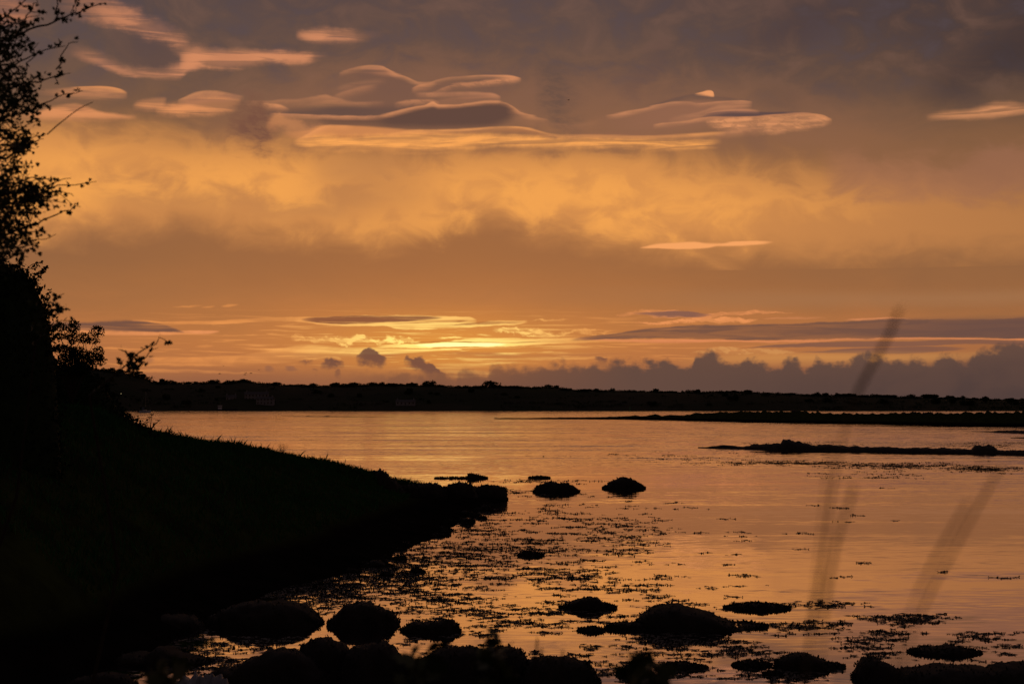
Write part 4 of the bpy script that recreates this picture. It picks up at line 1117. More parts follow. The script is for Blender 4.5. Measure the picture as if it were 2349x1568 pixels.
house(on_slope(588, .22), 21, 7, 5.4, 2.4, 'long white two-storey house on the far shore hillside', 0.1, 7)
house(on_slope(607, .04), 15, 6, 4.8, 2.0, 'white house just below the long white one near the far waterline', -.1, 5)
house(on_slope(530, .22), 9, 6, 3.0, 2.0, 'small pale cottage left of the two white houses on the far shore', .15, 3, 1)
house(on_slope(930, .04), 17, 6, 2.8, 1.8, 'long low pale cottage row by the far waterline under the bushy clumps', 0, 5, 1)


def lamp(px, py, Yt, label, e):
    p = on_y(px, py, Yt)
    root = empty('street_lamp', (p.x, p.y, p.z - 5))
    tag(root, label, 'lamp')
    mesh_obj('pole', *tube([(0, 0, -3), (0, 0, 2), (0, 0, 5), (0, -.5, 5.3)], .09, .05), M_SLATE, root)
    m, g, bs = material('lamp_glow')
    bs.inputs['Emission Color'].default_value = (1, .78, .35, 1)
    bs.inputs['Emission Strength'].default_value = e
    v, f = leaf_blob(random.Random(1), [(0, 0, 0, .01, .01, .01)], 1, .01)
    bm = bmesh.new()
    bmesh.ops.create_icosphere(bm, subdivisions=2, radius=.55)
    me = bpy.data.meshes.new('lamp_head')
    bm.to_mesh(me)
    bm.free()
    me.materials.append(m)
    o = bpy.data.objects.new('lamp_head', me)
    COL.objects.link(o)
    o.parent = root
    o.location = (0, -.6, 5.2)
    o.scale = (1, 1, .6)


lamp(234, 898, 1480, 'bright yellow lit lamp on the far shore behind the left bushes', 2.2)
lamp(278, 903, 1490, 'faint lit lamp on the far shore right of the bright yellow one', .25)

# ------------------------------------------------------------------ boats and buoys
M_HULLW = plain('white_hull', (.62, .63, .66), (.5, .51, .54), .4, 1.0, .5)
M_HULLD = plain('dark_hull', (.03, .03, .035), (.02, .02, .024), .5, 1.0, .4)
M_BLUE = plain('canvas_blue', (.10, .14, .24), (.07, .10, .18), .8, 2.0, .2)
M_ALU = plain('alloy', (.35, .35, .36), (.28, .28, .29), .4, 2.0, .5, metallic=.6)
M_ORANGE = plain('orange_plastic', (.6, .16, .03), (.5, .12, .03), .5, 4.0, .4)
M_GREEN = plain('green_paint', (.03, .22, .08), (.02, .16, .06), .5, 4.0, .4)


def hull(L, B, H, sheer, n=12, transom=.75):
    vs, fs = [], []
    for i in range(n + 1):
        u = i / n
        wdt = B / 2 * (transom + (1 - transom) * math.sin(math.pi * min(1, u * 1.1) ** .9) if u < .45 else max(.02, math.cos((u - .45) / .55 * math.pi / 2) ** .7))
        zt = H + sheer * (u - .35) ** 2 * 2
        x = -L / 2 + L * u
        for s, zf, wf in ((-1, 1, 1), (-1, .45, .93), (-1, -.35, .55), (1, -.35, .55), (1, .45, .93), (1, 1, 1)):
            vs.append((x + (L * .03 * zf if u > .9 else 0), s * wdt * wf, zt * zf))
    for i in range(n):
        for j in range(5):
            a = i * 6 + j
            fs.append((a, a + 6, a + 7, a + 1))
        fs.append((i * 6 + 5, i * 6 + 11, i * 6 + 6, i * 6))
    fs.append(tuple(range(6)))
    fs.append(tuple(n * 6 + j for j in reversed(range(6))))
    return vs, fs


def yacht():
    p = on_z(332, 946.2)
    root = empty('sailing_boat', p, math.pi * .04)
    root.scale = (1.0, 1.0, 1.35)
    tag(root, 'white moored sailing boat with bare mast in front of the far shore', 'boat')
    h_ = mesh_obj('hull', *hull(7.6, 2.6, .95, .35), M_HULLW, root)
    mesh_obj('stripe', *box(-3.2, 2.2, -1.34, -1.30, .62, .70), M_BLUE, h_)
    cb = mesh_obj('cabin', [(-1.4, -.85, .9), (1.7, -.7, .9), (1.7, .7, .9), (-1.4, .85, .9), (-1.3, -.72, 1.5), (1.2, -.55, 1.4), (1.2, .55, 1.4), (-1.3, .72, 1.5)], box(0, 1, 0, 1, 0, 1)[1], M_HULLW, root)
    for x in (-.8, 0, .7):
        mesh_obj('window', *box(x - .22, x + .22, -.86, -.74, 1.1, 1.3), M_GLASS, cb)
    mesh_obj('mast', *tube([(.6, 0, 1.2), (.6, 0, 6), (.6, 0, 10.6)], .08, .05, 6), M_ALU, root)
    mesh_obj('boom', *tube([(.6, 0, 2.2), (-1, 0, 2.25), (-2.8, 0, 2.3)], .06, .05, 6), M_ALU, root)
    mesh_obj('sail_cover', *tube([(.5, 0, 2.4), (-.5, 0, 2.42), (-1.6, 0, 2.42), (-2.7, 0, 2.4)], .2, .1, 7), M_BLUE, root)
    mesh_obj('sprayhood', [(-1.6, -.85, 1.4), (-.5, -.75, 1.4), (-.5, .75, 1.4), (-1.6, .85, 1.4), (-1.6, -.7, 2.05), (-1.0, -.6, 2.0), (-1.0, .6, 2.0), (-1.6, .7, 2.05)], box(0, 1, 0, 1, 0, 1)[1], M_BLUE, root)
    for a, b_ in (((.6, 0, 10.5), (3.9, 0, 1.2)), ((.6, 0, 10.5), (-3.7, 0, 1.1)), ((.6, 0, 9), (.6, 1.2, 1)), ((.6, 0, 9), (.6, -1.2, 1))):
        mesh_obj('stay', *tube([a, ((a[0] + b_[0]) / 2, (a[1] + b_[1]) / 2, (a[2] + b_[2]) / 2), b_], .02, .02, 4), M_ALU, root)


def barge():
    p = on_z(521, 942.4)
    root = empty('work_boat', p, 0)
    tag(root, 'dark work barge with a pale wheelhouse at its left end off the far shore', 'boat')
    mesh_obj('hull', *hull(17, 4.6, 1.5, .8, transom=.9), M_HULLD, root)
    wh = mesh_obj('wheelhouse', *box(-7.6, -4.6, -1.4, 1.4, 1.5, 4.6), M_HULLW, root)
    mesh_obj('wheelhouse_roof', *box(-7.9, -4.3, -1.6, 1.6, 4.6, 4.85), M_HULLW, root)
    for x in (-7.1, -6.1, -5.1):
        mesh_obj('window', *box(x - .36, x + .36, -1.43, -1.38, 3.2, 4.1), M_GLASS, wh)
    mesh_obj('hatch', *box(-2.5, 5.0, -1.5, 1.5, 1.5, 2.2), M_HULLD, root)
    mesh_obj('mast', *tube([(-6, 0, 4.8), (-6, 0, 6.4), (-6, 0, 8.2)], .1, .05, 6), M_ALU, root)
    mesh_obj('derrick', *tube([(1.5, 0, 2.2), (2.2, 0, 3.4), (4.4, 0, 4.2)], .12, .08, 6), M_HULLD, root)


yacht()
barge()


def nav_buoy():
    p = on_z(1445, 943)
    root = empty('channel_buoy', p)
    tag(root, 'green conical channel buoy in the water before the far shore', 'buoy')
    mesh_obj('float', *tube([(0, 0, -.4), (0, 0, .2), (0, 0, .7)], 1.0, .8, 12), M_GREEN, root)
    for k in range(3):
        a = math.tau * k / 3
        mesh_obj('tower_leg', *tube([(.7 * math.cos(a), .7 * math.sin(a), .7), (.35 * math.cos(a), .35 * math.sin(a), 1.8), (.12 * math.cos(a), .12 * math.sin(a), 2.8)], .09, .07, 5), M_GREEN, root)
    mesh_obj('topmark', *tube([(0, 0, 2.8), (0, 0, 3.2), (0, 0, 3.7)], .42, .03, 10), M_GREEN, root)


nav_buoy()
for x, y, lb in ((314, 945, 'small orange mooring buoy just left of the white sailing boat'), (433, 944, 'small orange mooring buoy between the sailing boat and the barge')):
    p = on_z(x, y)
    root = empty('mooring_buoy', p)
    tag(root, lb, 'buoy')
    mesh_obj('float', *tube([(0, 0, -.3), (0, 0, -.1), (0, 0, .2), (0, 0, .5), (0, 0, .7)], .42, .36, 10), M_ORANGE, root)
    mesh_obj('ring', *tube([(-.12, 0, .7), (-.1, 0, .9), (.1, 0, .9), (.12, 0, .7)], .05, .05, 5), M_ALU, root)

# ------------------------------------------------------------------ birds
M_BIRD = plain('feathers', (.05, .045, .04), (.03, .03, .03), .8, 8, .1)
BIRDS = [(513, 839, 'bird in the sky highest above the barge'), (594, 848, 'bird flying right of the others, level above the white houses'), (564, 855, 'upper of the three close birds over the far ridge'),
         (576, 856, 'rightmost of the three close birds over the far ridge'), (562, 859, 'lowest of the three close birds over the far ridge'), (504, 857, 'bird just above the dome-topped tree'),
         (1304, 230, 'lone bird high in the sky beside the dark smudge of cloud')]
for k, (x, y, lb) in enumerate(BIRDS):
    p = on_y(x, y, 420)
    root = empty('bird', p, .4 * k)
    tag(root, lb, 'bird')
    mesh_obj('body', *tube([(0, -.32, 0), (0, -.22, .02), (0, 0, 0), (0, .22, 0), (0, .42, .01)], .05, .03, 6), M_BIRD, root)
    for s in (-1, 1):
        mesh_obj('wing', [(0, .12, .03), (s * .32, .14, .16), (s * .66, .0, .10), (s * .34, -.08, .15), (0, -.1, .03)], [(0, 1, 3, 4), (1, 2, 3)], M_BIRD, root)
# ------------------------------------------------------------------ floating seaweed
def seaweed():
    r = random.Random(21)
    vs, fs = [], []
    zones = [(1050, 1200, 120, 30, 70), (1150, 1260, 170, 35, 95), (1000, 1290, 150, 35, 95), (850, 1330, 130, 28, 110), (760, 1362, 90, 22, 70), (700, 1392, 60, 20, 28),
             (1350, 1200, 130, 40, 45), (1450, 1240, 60, 30, 30), (1290, 1320, 100, 25, 40), (1000, 1380, 110, 30, 55), (1130, 1410, 80, 25, 26), (1250, 1425, 60, 20, 14),
             (1480, 1350, 80, 30, 14), (1310, 1395, 60, 14, 20), (1400, 1420, 60, 20, 14), (1740, 1387, 60, 6, 16), (1900, 1386, 60, 5, 16), (2080, 1420, 60, 10, 34),
             (1850, 1437, 70, 12, 26), (1600, 1482, 110, 18, 34), (1700, 1500, 110, 22, 26), (1500, 1470, 60, 12, 14), (2030, 1460, 60, 16, 18), (2000, 1495, 60, 14, 16),
             (2250, 1460, 70, 20, 18), (1480, 1535, 160, 18, 30), (1750, 1550, 120, 12, 22), (2240, 1500, 60, 14, 10), (560, 1480, 80, 22, 26), (490, 1512, 80, 16, 26), (400, 1540, 80, 12, 14),
             (360, 1480, 60, 12, 12), (600, 1345, 110, 20, 170), (480, 1400, 90, 20, 90), (350, 1425, 80, 25, 60), (860, 1310, 70, 15, 60), (700, 1340, 80, 15, 80),
             (1800, 1061, 140, 5, 80), (2050, 1068, 140, 6, 110), (2260, 1076, 70, 6, 60), (2250, 1022, 90, 8, 50), (1850, 1018, 120, 6, 30), (1500, 1050, 200, 12, 24), (1250, 1105, 70, 6, 14),
             (1180, 1125, 40, 10, 10), (2000, 1090, 200, 10, 20)]
    def streak(px, py, sc=1.0):
        if py < 985 or py > 1700:
            return
        c = on_z(px, py)
        L = r.uniform(.2, .8) * (c.y / 32) ** .75 * sc
        a = r.gauss(0, .12)
        n = int(r.uniform(4, 15))
        for _ in range(n):
            u = r.gauss(0, .45) * L
            q = c + Vector((math.cos(a) * u, math.sin(a) * u * 2.0 + r.gauss(0, .12) * (c.y / 32), 0))
            s = r.uniform(.55, 1.45) * (c.y / 32) ** .45
            b_ = r.uniform(-.5, .5)
            dx, dy = math.cos(b_) * .085 * s, math.sin(b_) * .085 * s
            i = len(vs)
            ww = .012 * s
            vs.extend([(q.x - dx, q.y - dy, .006), (q.x, q.y - ww * 4, .008), (q.x + dx, q.y + dy, .006), (q.x, q.y + ww * 4, .012)])
            fs.append((i, i + 1, i + 2, i + 3))
            for _k in range(r.choice((1, 2, 2, 3))):
                h = r.uniform(.010, .036) * s
                x0 = q.x + r.uniform(-1, 1) * dx
                y0 = q.y + r.uniform(-1, 1) * dy
                w2 = r.uniform(.004, .010) * s
                le = r.uniform(-.02, .02) * s
                i = len(vs)
                vs.extend([(x0 - w2, y0, -.004), (x0 + w2, y0 + .004, -.004), (x0 + w2 * 1.4 + le, y0, h * .7), (x0 + le * 1.4, y0, h), (x0 - w2 * 1.4 + le, y0 + .003, h * .65)])
                fs.append((i, i + 1, i + 2, i + 3, i + 4))
    for cx, cy, sx, sy, n in zones:
        for _ in range(int(n * (.75 if cy > 1370 else .95))):
            streak(r.gauss(cx, sx * .62), r.gauss(cy, sy * .62))
    for _ in range(240):
        streak(min(2349, 900 + abs(r.gauss(0, 500))), r.uniform(1110, 1540), .5)
    o = mesh_obj('floating_seaweed', vs, fs, M_WEED)
    return tag(o, 'broken rafts of dark seaweed floating on the shallow water', 'seaweed', kind='stuff')


seaweed()


# ------------------------------------------------------------------ grass on the bank
def bank_grass():
    r = random.Random(4)
    vs, fs = [], []
    n = 0
    while n < 52000:
        y = r.uniform(36, 91)
        xr = np.interp(y, RG_Y, RG_X)
        if r.random() < .45:
            x = xr + r.gauss(0, .8)
        else:
            x = xr + r.uniform(-2, 9)
        if x / y < -.34 or x > np.interp(y, SH_Y, SH_X) - 1.2:
            continue
        z = shore_z(x, y)
        if z < .8:
            continue
        n += 1
        h = r.uniform(.08, .24) * (1 + .7 * fbm(x * .5, y * .5, 3.3, 2)) * (r.uniform(1.3, 1.9) if r.random() < .05 else 1)
        w = r.uniform(.008, .018)
        a = r.uniform(0, math.tau)
        lx, ly = r.gauss(0, .35) * h, r.gauss(0, .25) * h
        dx, dy = math.cos(a) * w, math.sin(a) * w
        i = len(vs)
        vs += [(x - dx, y - dy, z - .03), (x + dx, y + dy, z - .03), (x + dx * .7 + lx * .4, y + dy * .7 + ly * .4, z + h * .6), (x + lx, y + ly, z + h)]
        fs += [(i, i + 1, i + 2), (i, i + 2, i + 3)]
    o = mesh_obj('grass', vs, fs, M_GRASS)
    return tag(o, 'rough grass covering the bank', 'grass', kind='stuff')


bank_grass()


def stalk_plant(px, py_top, ybase_px, Y, label, kind, name):
    """single weed standing on the skyline of the bank"""
    r = random.Random(int(px * 7 + py_top))
    base = on_y(px, ybase_px, Y)
    base.z = min(base.z, CAMZ) - .05
    top = on_y(px, py_top, Y)
    h = top.z - base.z
    root = empty(name, base)
    tag(root, label, 'plant')
    if kind == 'umbel':
        for k, (dx, hh) in enumerate(((-.05, .86), (.06, 1.0), (.40, .70), (.22, .55), (-.22, .6))):
            d = dx * h
            st = mesh_obj('stem', *tube([(0, 0, 0), (d * .3, .01, hh * h * .5), (d * .8, .02, hh * h * .85), (d, .02, hh * h * .92)], .012, .007, 5), M_BARK, root)
            for j in range(9):
                a = math.tau * j / 9
                rr = h * .085
                e = Vector((d + math.cos(a) * rr, .02 + math.sin(a) * rr, hh * h))
                v1 = tube([(d, .02, hh * h * .92), ((d + e.x) / 2, (e.y + .02) / 2, hh * h * .97), e], .004, .003, 4)
                v2 = leaf_blob(r, [(e.x, e.y, e.z, .03, .03, .012)], 9, .014)
                mesh_obj('umbel', *join(v1, v2), M_BARK, st)
    elif kind == 'dock':
        mesh_obj('stem', *tube([(0, 0, 0), (.01, 0, h * .5), (0, 0, h)], .01, .005, 5), M_BARK, root)
        mesh_obj('seed_head', *leaf_blob(r, [(0, 0, h * .62, .03, .03, h * .36)], 90, .016), M_BARK, root)
        mesh_obj('foliage', *leaf_blob(r, [(0, 0, h * .2, .1, .1, h * .15)], 30, .04), M_GRASS, root)
    else:
        for k in range(16):
            a = r.uniform(-1, 1)
            hh = h * r.uniform(.6, 1)
            mesh_obj('stem', *tube([(0, 0, 0), (a * h * .2, r.uniform(-.1, .1), hh * .5), (a * h * .55, r.uniform(-.15, .15), hh)], .006, .003, 4), M_BARK, root)
        mesh_obj('seed_head', *leaf_blob(r, [(0, 0, h * .75, h * .5, .2, h * .25)], 220, .012), M_BARK, root)
    return root


stalk_plant(345, 950, 992, 61, 'tall dry umbellifer with branching heads on the crest of the bank', 'umbel', 'umbel_plant')
for px, pt, pb, Y, lb, kd in ((390, 986, 1006, 63, 'ragged clump of dry stalks just right of the umbellifer on the bank', 'bush'), (449, 1006, 1018, 66, 'short leafy weed halfway along the bank crest', 'dock'),
                              (527, 1017, 1031, 69, 'thin pointed weed spike on the bank left of the feathery shrub', 'dock'), (577, 1021, 1034, 72, 'slender dock spike close left of the feathery shrub', 'dock'),
                              (650, 1016, 1041, 75, 'feathery dry shrub standing on the middle of the bank crest', 'bush'), (699, 1041, 1052, 78, 'first weed spike right of the feathery shrub', 'dock'),
                              (706, 1042, 1053, 78.5, 'tallest of the weed spikes right of the feathery shrub', 'dock'), (716, 1044, 1055, 79, 'last weed spike before the bank drops to the point', 'dock'),
                              (355, 990, 998, 62, 'small leafy weed beside the foot of the umbellifer', 'dock')):
    stalk_plant(px, pt, pb, Y, lb, kd, 'weed_plant' if kd == 'dock' else 'dry_shrub')


# ------------------------------------------------------------------ thickets at the left
def thicket(name, outline, Y, depth, label, cat, n, leaf, seed, sprigs=14, mat=None, sl=1.0):
    r = random.Random(seed)
    P = [on_y(x, y, Y) for x, y in outline]
    xs = np.array([p.x for p in P])
    zs = np.array([p.z for p in P])
    zb = shore_z(float(xs.mean()), Y) - 1.5
    root = empty(name, (0, Y, 0))
    tag(root, label, cat)
    nn, mm = 46, 14
    vs, fs = [], []
    for i in range(nn + 1):
        x = xs[0] + (xs[-1] - xs[0]) * i / nn
        top = float(np.interp(x, xs, zs))
        h = top - zb
        for j in range(mm + 1):
            th = math.pi * j / mm
            k = (1 + .10 * fbm(x * .9, math.cos(th) * 2, seed, 4)) * min(1, .15 + 3.5 * (1 - i / nn))
            vs.append((x, math.cos(th) * depth * k, zb + h * (math.sin(th) ** .7)))
    for i in range(nn):
        for j in range(mm):
            a = i * (mm + 1) + j
            fs.append((a, a + mm + 1, a + mm + 2, a + 1))
    fs.append(tuple(nn * (mm + 1) + j for j in range(mm + 1)))
    mesh_obj('stems', vs, fs, mat or M_IVY, root, smooth=True)
    lv, lf = [], []
    for _ in range(n):
        i = r.randrange(nn)
        j = r.randrange(mm)
        a = Vector(vs[i * (mm + 1) + j])
        b_ = Vector(vs[(i + 1) * (mm + 1) + j + 1])
        c = a.lerp(b_, r.random()) + Vector((r.gauss(0, .10), r.gauss(0, .12), abs(r.gauss(0, .10)) if r.random() < .9 else abs(r.gauss(0, .3))))
        d1 = Vector((r.gauss(0, 1), r.gauss(0, 1), r.gauss(0, 1))).normalized()
        d2 = d1.cross(Vector((r.gauss(0, 1), r.gauss(0, 1), r.gauss(0, 1)))).normalized()
        s = leaf * r.uniform(.6, 1.4)
        k = len(lv)
        lv += [c - d1 * s, c + d2 * s * .7, c + d1 * s, c - d2 * s * .7]
        lf.append((k, k + 1, k + 2, k + 3))
    fo = mesh_obj('foliage', lv, lf, mat or M_IVY, root)
    fo['kind'] = 'stuff'
    for k in range(sprigs):
        i = r.randrange(2, nn - 1)
        p = Vector(vs[i * (mm + 1) + mm // 2])
        e = p + Vector((r.uniform(-.1, .55), r.uniform(-.2, .2), r.uniform(.15, .5))) * sl
        mid = p.lerp(e, .55) + Vector((0, 0, .08))
        t = tube([p, mid, e], .012, .005, 4)
        lb_ = [leaf_blob(r, [(*p.lerp(e, q), .06, .06, .06)], 7, leaf * .8) for q in (.3, .5, .7, .85, 1.0)]
        mesh_obj('sprig', *join(t, *lb_), mat or M_IVY, root)
    return root


thicket('ivy_thicket', [(-190, 560), (-80, 590), (0, 612), (30, 618), (58, 636), (74, 652), (84, 680), (96, 706), (104, 745), (116, 800), (124, 900), (130, 980), (136, 1120)], 43, 2.2,
        'tall ivy-covered mass with a sheer right side at the left edge', 'thicket', 9000, .055, 3, 16)
thicket('bramble_thicket', [(60, 800), (110, 850), (150, 868), (190, 862), (225, 870), (240, 895), (252, 922), (264, 944), (285, 962), (300, 975), (330, 994), (350, 1010)], 57.5, 2.0,
        'low dark bramble thicket sloping from the bush down to the grassy bank', 'thicket', 9000, .05, 8, 10, None, .4)


def shrub():
    r = random.Random(12)
    Y = 52
    c = on_y(165, 800, Y)
    base = on_y(165, 900, Y)
    root = empty('leafy_shrub', base)
    tag(root, 'ragged open bush silhouetted right of the ivy mass', 'shrub')
    kx = K * Y
    pts = [(-45, 60), (-30, 30), (-20, 0), (0, 30), (15, 10), (30, 35), (45, 15), (50, 45), (-10, 55), (25, 60), (40, 75), (-40, 85), (5, 85), (52, 80), (-28, 55), (60, 62), (35, 98), (10, 105)]
    lobes = []
    br = []
    for dx, dy in pts:
        q = on_y(165 + dx, 742 + dy, Y) - base
        lobes.append((q.x + r.uniform(-.12, .12), r.uniform(-.5, .5), q.z + r.uniform(-.12, .12), r.uniform(.14, .42), .3, r.uniform(.10, .26)))
        br.append(tube([(0, 0, -.3), (q.x * .35 + r.uniform(-.2, .2), r.uniform(-.2, .2), q.z * .4), (q.x * .75 + r.uniform(-.15, .15), 0, q.z * .8), q], .022, .006, 5))
    mesh_obj('trunk', *join(*br), M_BARK, root)
    mesh_obj('crown', *leaf_blob(r, lobes + [(.1, 0, on_y(170, 830, 52).z - base.z, .55, .4, .5)], 6000, .036), M_IVY, root)


shrub()

# ------------------------------------------------------------------ hawthorn close to the camera, branches reaching in from the left
LEAF_V = [(0, 0, 0), (.35, .12, .03), (.42, .38, .06), (.22, .42, .05), (.30, .72, .04), (.10, .70, .03), (0, 1.0, .0), (-.10, .70, .03), (-.30, .72, .04), (-.22, .42, .05), (-.42, .38, .06), (-.35, .12, .03)]
LEAF_F = [(0, 1, 2, 3), (0, 3, 9), (0, 9, 10, 11), (3, 4, 5), (3, 5, 7, 9), (5, 6, 7), (9, 7, 8)]
LEAF_ME = bpy.data.meshes.new('leaf')
LEAF_ME.from_pydata(LEAF_V, [], LEAF_F)
LEAF_ME.materials.append(M_LEAF)
M_HAW = plain('haw_berry', (.12, .015, .01), (.07, .01, .008), .4, 30, .5)


def orient(d, r):
    z = Vector((r.gauss(0, 1), r.gauss(0, 1), r.gauss(0, 1)))
    y = Vector(d).normalized()
    x = y.cross(z).normalized()
    z = x.cross(y)
    return Matrix((x, y, z)).transposed().to_4x4()


def sample_path(pts, step):
    out = []
    for a, b_ in zip(pts[:-1], pts[1:]):
        n = max(1, int((b_ - a).length / step))
        for k in range(n):
            out.append((a.lerp(b_, k / n), (b_ - a).normalized()))
    return out


def wiggle(pts, r, amp):
    out = [pts[0]]
    for a, b_ in zip(pts[:-1], pts[1:]):
        m = a.lerp(b_, .5) + Vector((r.gauss(0, amp), r.gauss(0, amp * 2), r.gauss(0, amp)))
        out += [m, b_]
    return out


def leafy_tree(name, label, base, stems, twigs, tag_, Y, maxleaf, leafsize, seed, fill=(), extra=()):
    r = random.Random(seed)
    root = empty(name, base)
    tag(root, label, 'tree' if 'tree' in name else 'shrub')
    B = Vector(base)
    fol = []
    nleaf = 0
    if stems:
        mesh_obj('trunk', *join(*[tube([Vector(p) - B for p in s], r0, r1, 7) for s, r0, r1 in stems]), M_BARK, root)

    def put_leaf(p, d, par):
        nonlocal nleaf
        s = leafsize * r.uniform(.65, 1.25)
        mtx = Matrix.Translation(p) @ orient(d, r) @ Matrix.Scale(s, 4)
        if par is not None and nleaf < maxleaf:
            o = bpy.data.objects.new('leaf', LEAF_ME)
            COL.objects.link(o)
            o.parent = par
            o.matrix_local = mtx
            nleaf += 1
        else:
            fol.append(mtx)

    for pts, r0, dens in twigs:
        yy = Y + r.uniform(-.35, .35)
        w = [on_y(*pp(tag_, x, y), yy + .05 * i) - B for i, (x, y) in enumerate(pts)]
        w = wiggle(w, r, .006)
        bo = mesh_obj('branch', *tube(w, r0, .0014, 5), M_BARK, root)
        L = sample_path(w, .016)
        for i, (p, d) in enumerate(L):
            u = i / len(L)
            if r.random() < dens:
                sd_ = Vector((r.gauss(0, 1), r.gauss(0, 1), r.gauss(0, 1) + .3)).normalized()
                for _k in range(r.choice((1, 1, 2, 3))):
                    q = p + sd_ * r.uniform(.002, .014)
                    put_leaf(q, (sd_ + d * .6 + Vector((r.gauss(0, .5), r.gauss(0, .5), r.gauss(0, .5)))), bo)
            if r.random() < dens * .22 and u < .85:      # side spur
                sd_ = (Vector((r.gauss(0, 1), r.gauss(0, 1), r.gauss(0, 1))) + d * .8).normalized()
                e = p + sd_ * r.uniform(.03, .08)
                mesh_obj('spur', *tube([p, p.lerp(e, .5), e], .0022, .001, 4), M_BARK, bo)
                for q in (.5, .8, 1.0):
                    for _k in range(2):
                        put_leaf(p.lerp(e, q), sd_ + Vector((r.gauss(0, .6), r.gauss(0, .6), r.gauss(0, .6))), bo)
    for x0, x1, y0, y1, n in fill:                        # dense inner foliage
        for _ in range(n):
            yy = Y + r.uniform(-.6, .8)
            c = on_y(*pp(tag_, x0 + (x1 - x0) * r.random() ** 1.7, r.uniform(y0, y1)), yy) - B
            d = Vector((r.uniform(.2, 1), r.gauss(0, .5), r.gauss(0, .6))).normalized()
            e = c + d * r.uniform(.05, .14)
            bo = mesh_obj('branch', *tube([c - d * .1, c, c.lerp(e, .5) + Vector((0, 0, .008)), e], .0028, .0012, 4), M_BARK, root)
            for q in np.linspace(0, 1, r.choice((5, 7, 9))):
                for _k in range(2):
                    sd_ = Vector((r.gauss(0, 1), r.gauss(0, 1), r.gauss(0, 1))).normalized()
                    put_leaf(c.lerp(e, q) + sd_ * .012, sd_, None)
    vs, fs = [], []
    for m in fol:
        k = len(vs)
        vs += [m @ Vector(v) for v in LEAF_V]
        fs += [tuple(i + k for i in f) for f in LEAF_F]
    if vs:
        fo = mesh_obj('foliage', vs, fs, M_LEAF, root)
        fo['kind'] = 'stuff'
    return root


HY = 7.2
gz = shore_z(-3.2, HY)
S0 = Vector((-3.1, HY, shore_z(-3.1, HY) - .1))
hs = [([S0, (-3.0, HY, 3.6), (-2.75, HY, 4.6), (-2.5, HY + .1, 5.6), (-2.45, HY, 6.6), (-2.5, HY, 7.4)], .09, .02),
      ([(-2.75, HY, 4.6), (-2.5, HY + .2, 5.2), (-2.4, HY + .2, 5.7), (-2.36, HY, 6.1)], .035, .01),
      ([(-2.5, HY + .1, 5.6), (-2.42, HY, 6.2), (-2.38, HY, 6.6), (-2.4, HY, 7.0)], .03, .01),
      ([(-2.9, HY, 4.0), (-2.6, HY, 4.9), (-2.42, HY, 5.4), (-2.38, HY + .1, 5.9)], .03, .01)]
tw = [([(-30, 255), (0, 238), (60, 215), (130, 190), (220, 150), (310, 125), (380, 95), (440, 75), (520, 40), (605, 18)], .007, .45),
      ([(310, 125), (318, 60), (325, 0), (330, -40)], .004, .5), ([(430, 85), (480, 52), (530, 25)], .003, .35),
      ([(-20, 130), (0, 115), (60, 70), (130, 15), (150, -20)], .005, .55), ([(100, 190), (150, 90), (190, 20), (210, -5)], .0035, .1),
      ([(60, 390), (150, 335), (210, 305), (300, 275), (370, 262)], .0035, .35), ([(320, 395), (345, 320), (380, 270), (420, 240), (445, 238)], .003, .45),
      ([(-20, 660), (0, 640), (90, 590), (160, 510), (220, 470), (300, 440), (360, 425), (400, 418)], .006, .6),
      ([(100, 650), (200, 615), (290, 575), (380, 535), (470, 517)], .0035, .4),
      ([(-20, 905), (80, 870), (150, 830), (220, 800), (270, 765)], .006, .6), ([(270, 765), (370, 680), (450, 620), (530, 582)], .0028, .02),
      ([(-20, 1100), (80, 1050), (180, 1010), (255, 1008)], .004, .35), ([(100, 1090), (200, 1080), (300, 1045), (405, 1015)], .0035, .12),
      ([(150, 1150), (280, 1080), (380, 1055), (480, 1045), (550, 1035)], .0035, .4), ([(0, 1270), (100, 1160), (230, 1110), (330, 1085)], .004, .6),
      ([(230, 1160), (300, 1120), (380, 1100), (420, 1118)], .003, .5),
      ([(-20, 1365), (150, 1290), (250, 1250), (340, 1215), (400, 1200), (460, 1178)], .005, .55), ([(-20, 1415), (100, 1405), (200, 1365), (320, 1335)], .0035, .15),
      ([(-20, 1480), (60, 1470), (130, 1445), (160, 1465)], .0035, .5), ([(60, 960), (110, 975), (170, 930)], .0025, .1), ([(120, 440), (150, 360), (200, 320), (220, 245)], .003, .25)]
fill = [(-60, 150, 120, 420, 33), (-60, 190, 420, 640, 36), (-60, 130, 640, 800, 18), (-60, 200, 760, 880, 15), (-60, 120, 880, 1010, 11), (-60, 190, 1040, 1260, 44), (-60, 200, 1230, 1330, 24), (-60, 150, 1330, 1420, 11), (0, 60, 1460, 1490, 3), (150, 330, 1060, 1200, 11)]
leafy_tree('hawthorn_tree', 'leafy hawthorn tree reaching twigs into the sky from the left edge', S0, hs, tw, 'zt', HY, 290, .021, 5, fill)
tw2 = [([(240, 700), (310, 640), (335, 580), (330, 500), (370, 400), (430, 375)], .004, .7), ([(320, 470), (300, 430), (320, 400)], .003, .7), ([(330, 600), (390, 570), (430, 560), (500, 540)], .003, .7), ([(360, 530), (385, 515), (400, 520)], .002, .7)]
leafy_tree('hawthorn_shrub', 'thin leafy sprig rising above the ragged bush at the left', Vector((-2.6, 7.6, shore_z(-2.6, 7.6) - .1)),
           [([(-2.6, 7.6, shore_z(-2.6, 7.6) - .1), (-2.4, 7.6, 4.0), (-2.2, 7.6, 4.6), on_y(*pp('z4', 240, 700), 7.6)], .012, .004)], tw2, 'z4', 7.6, 120, .030, 6)
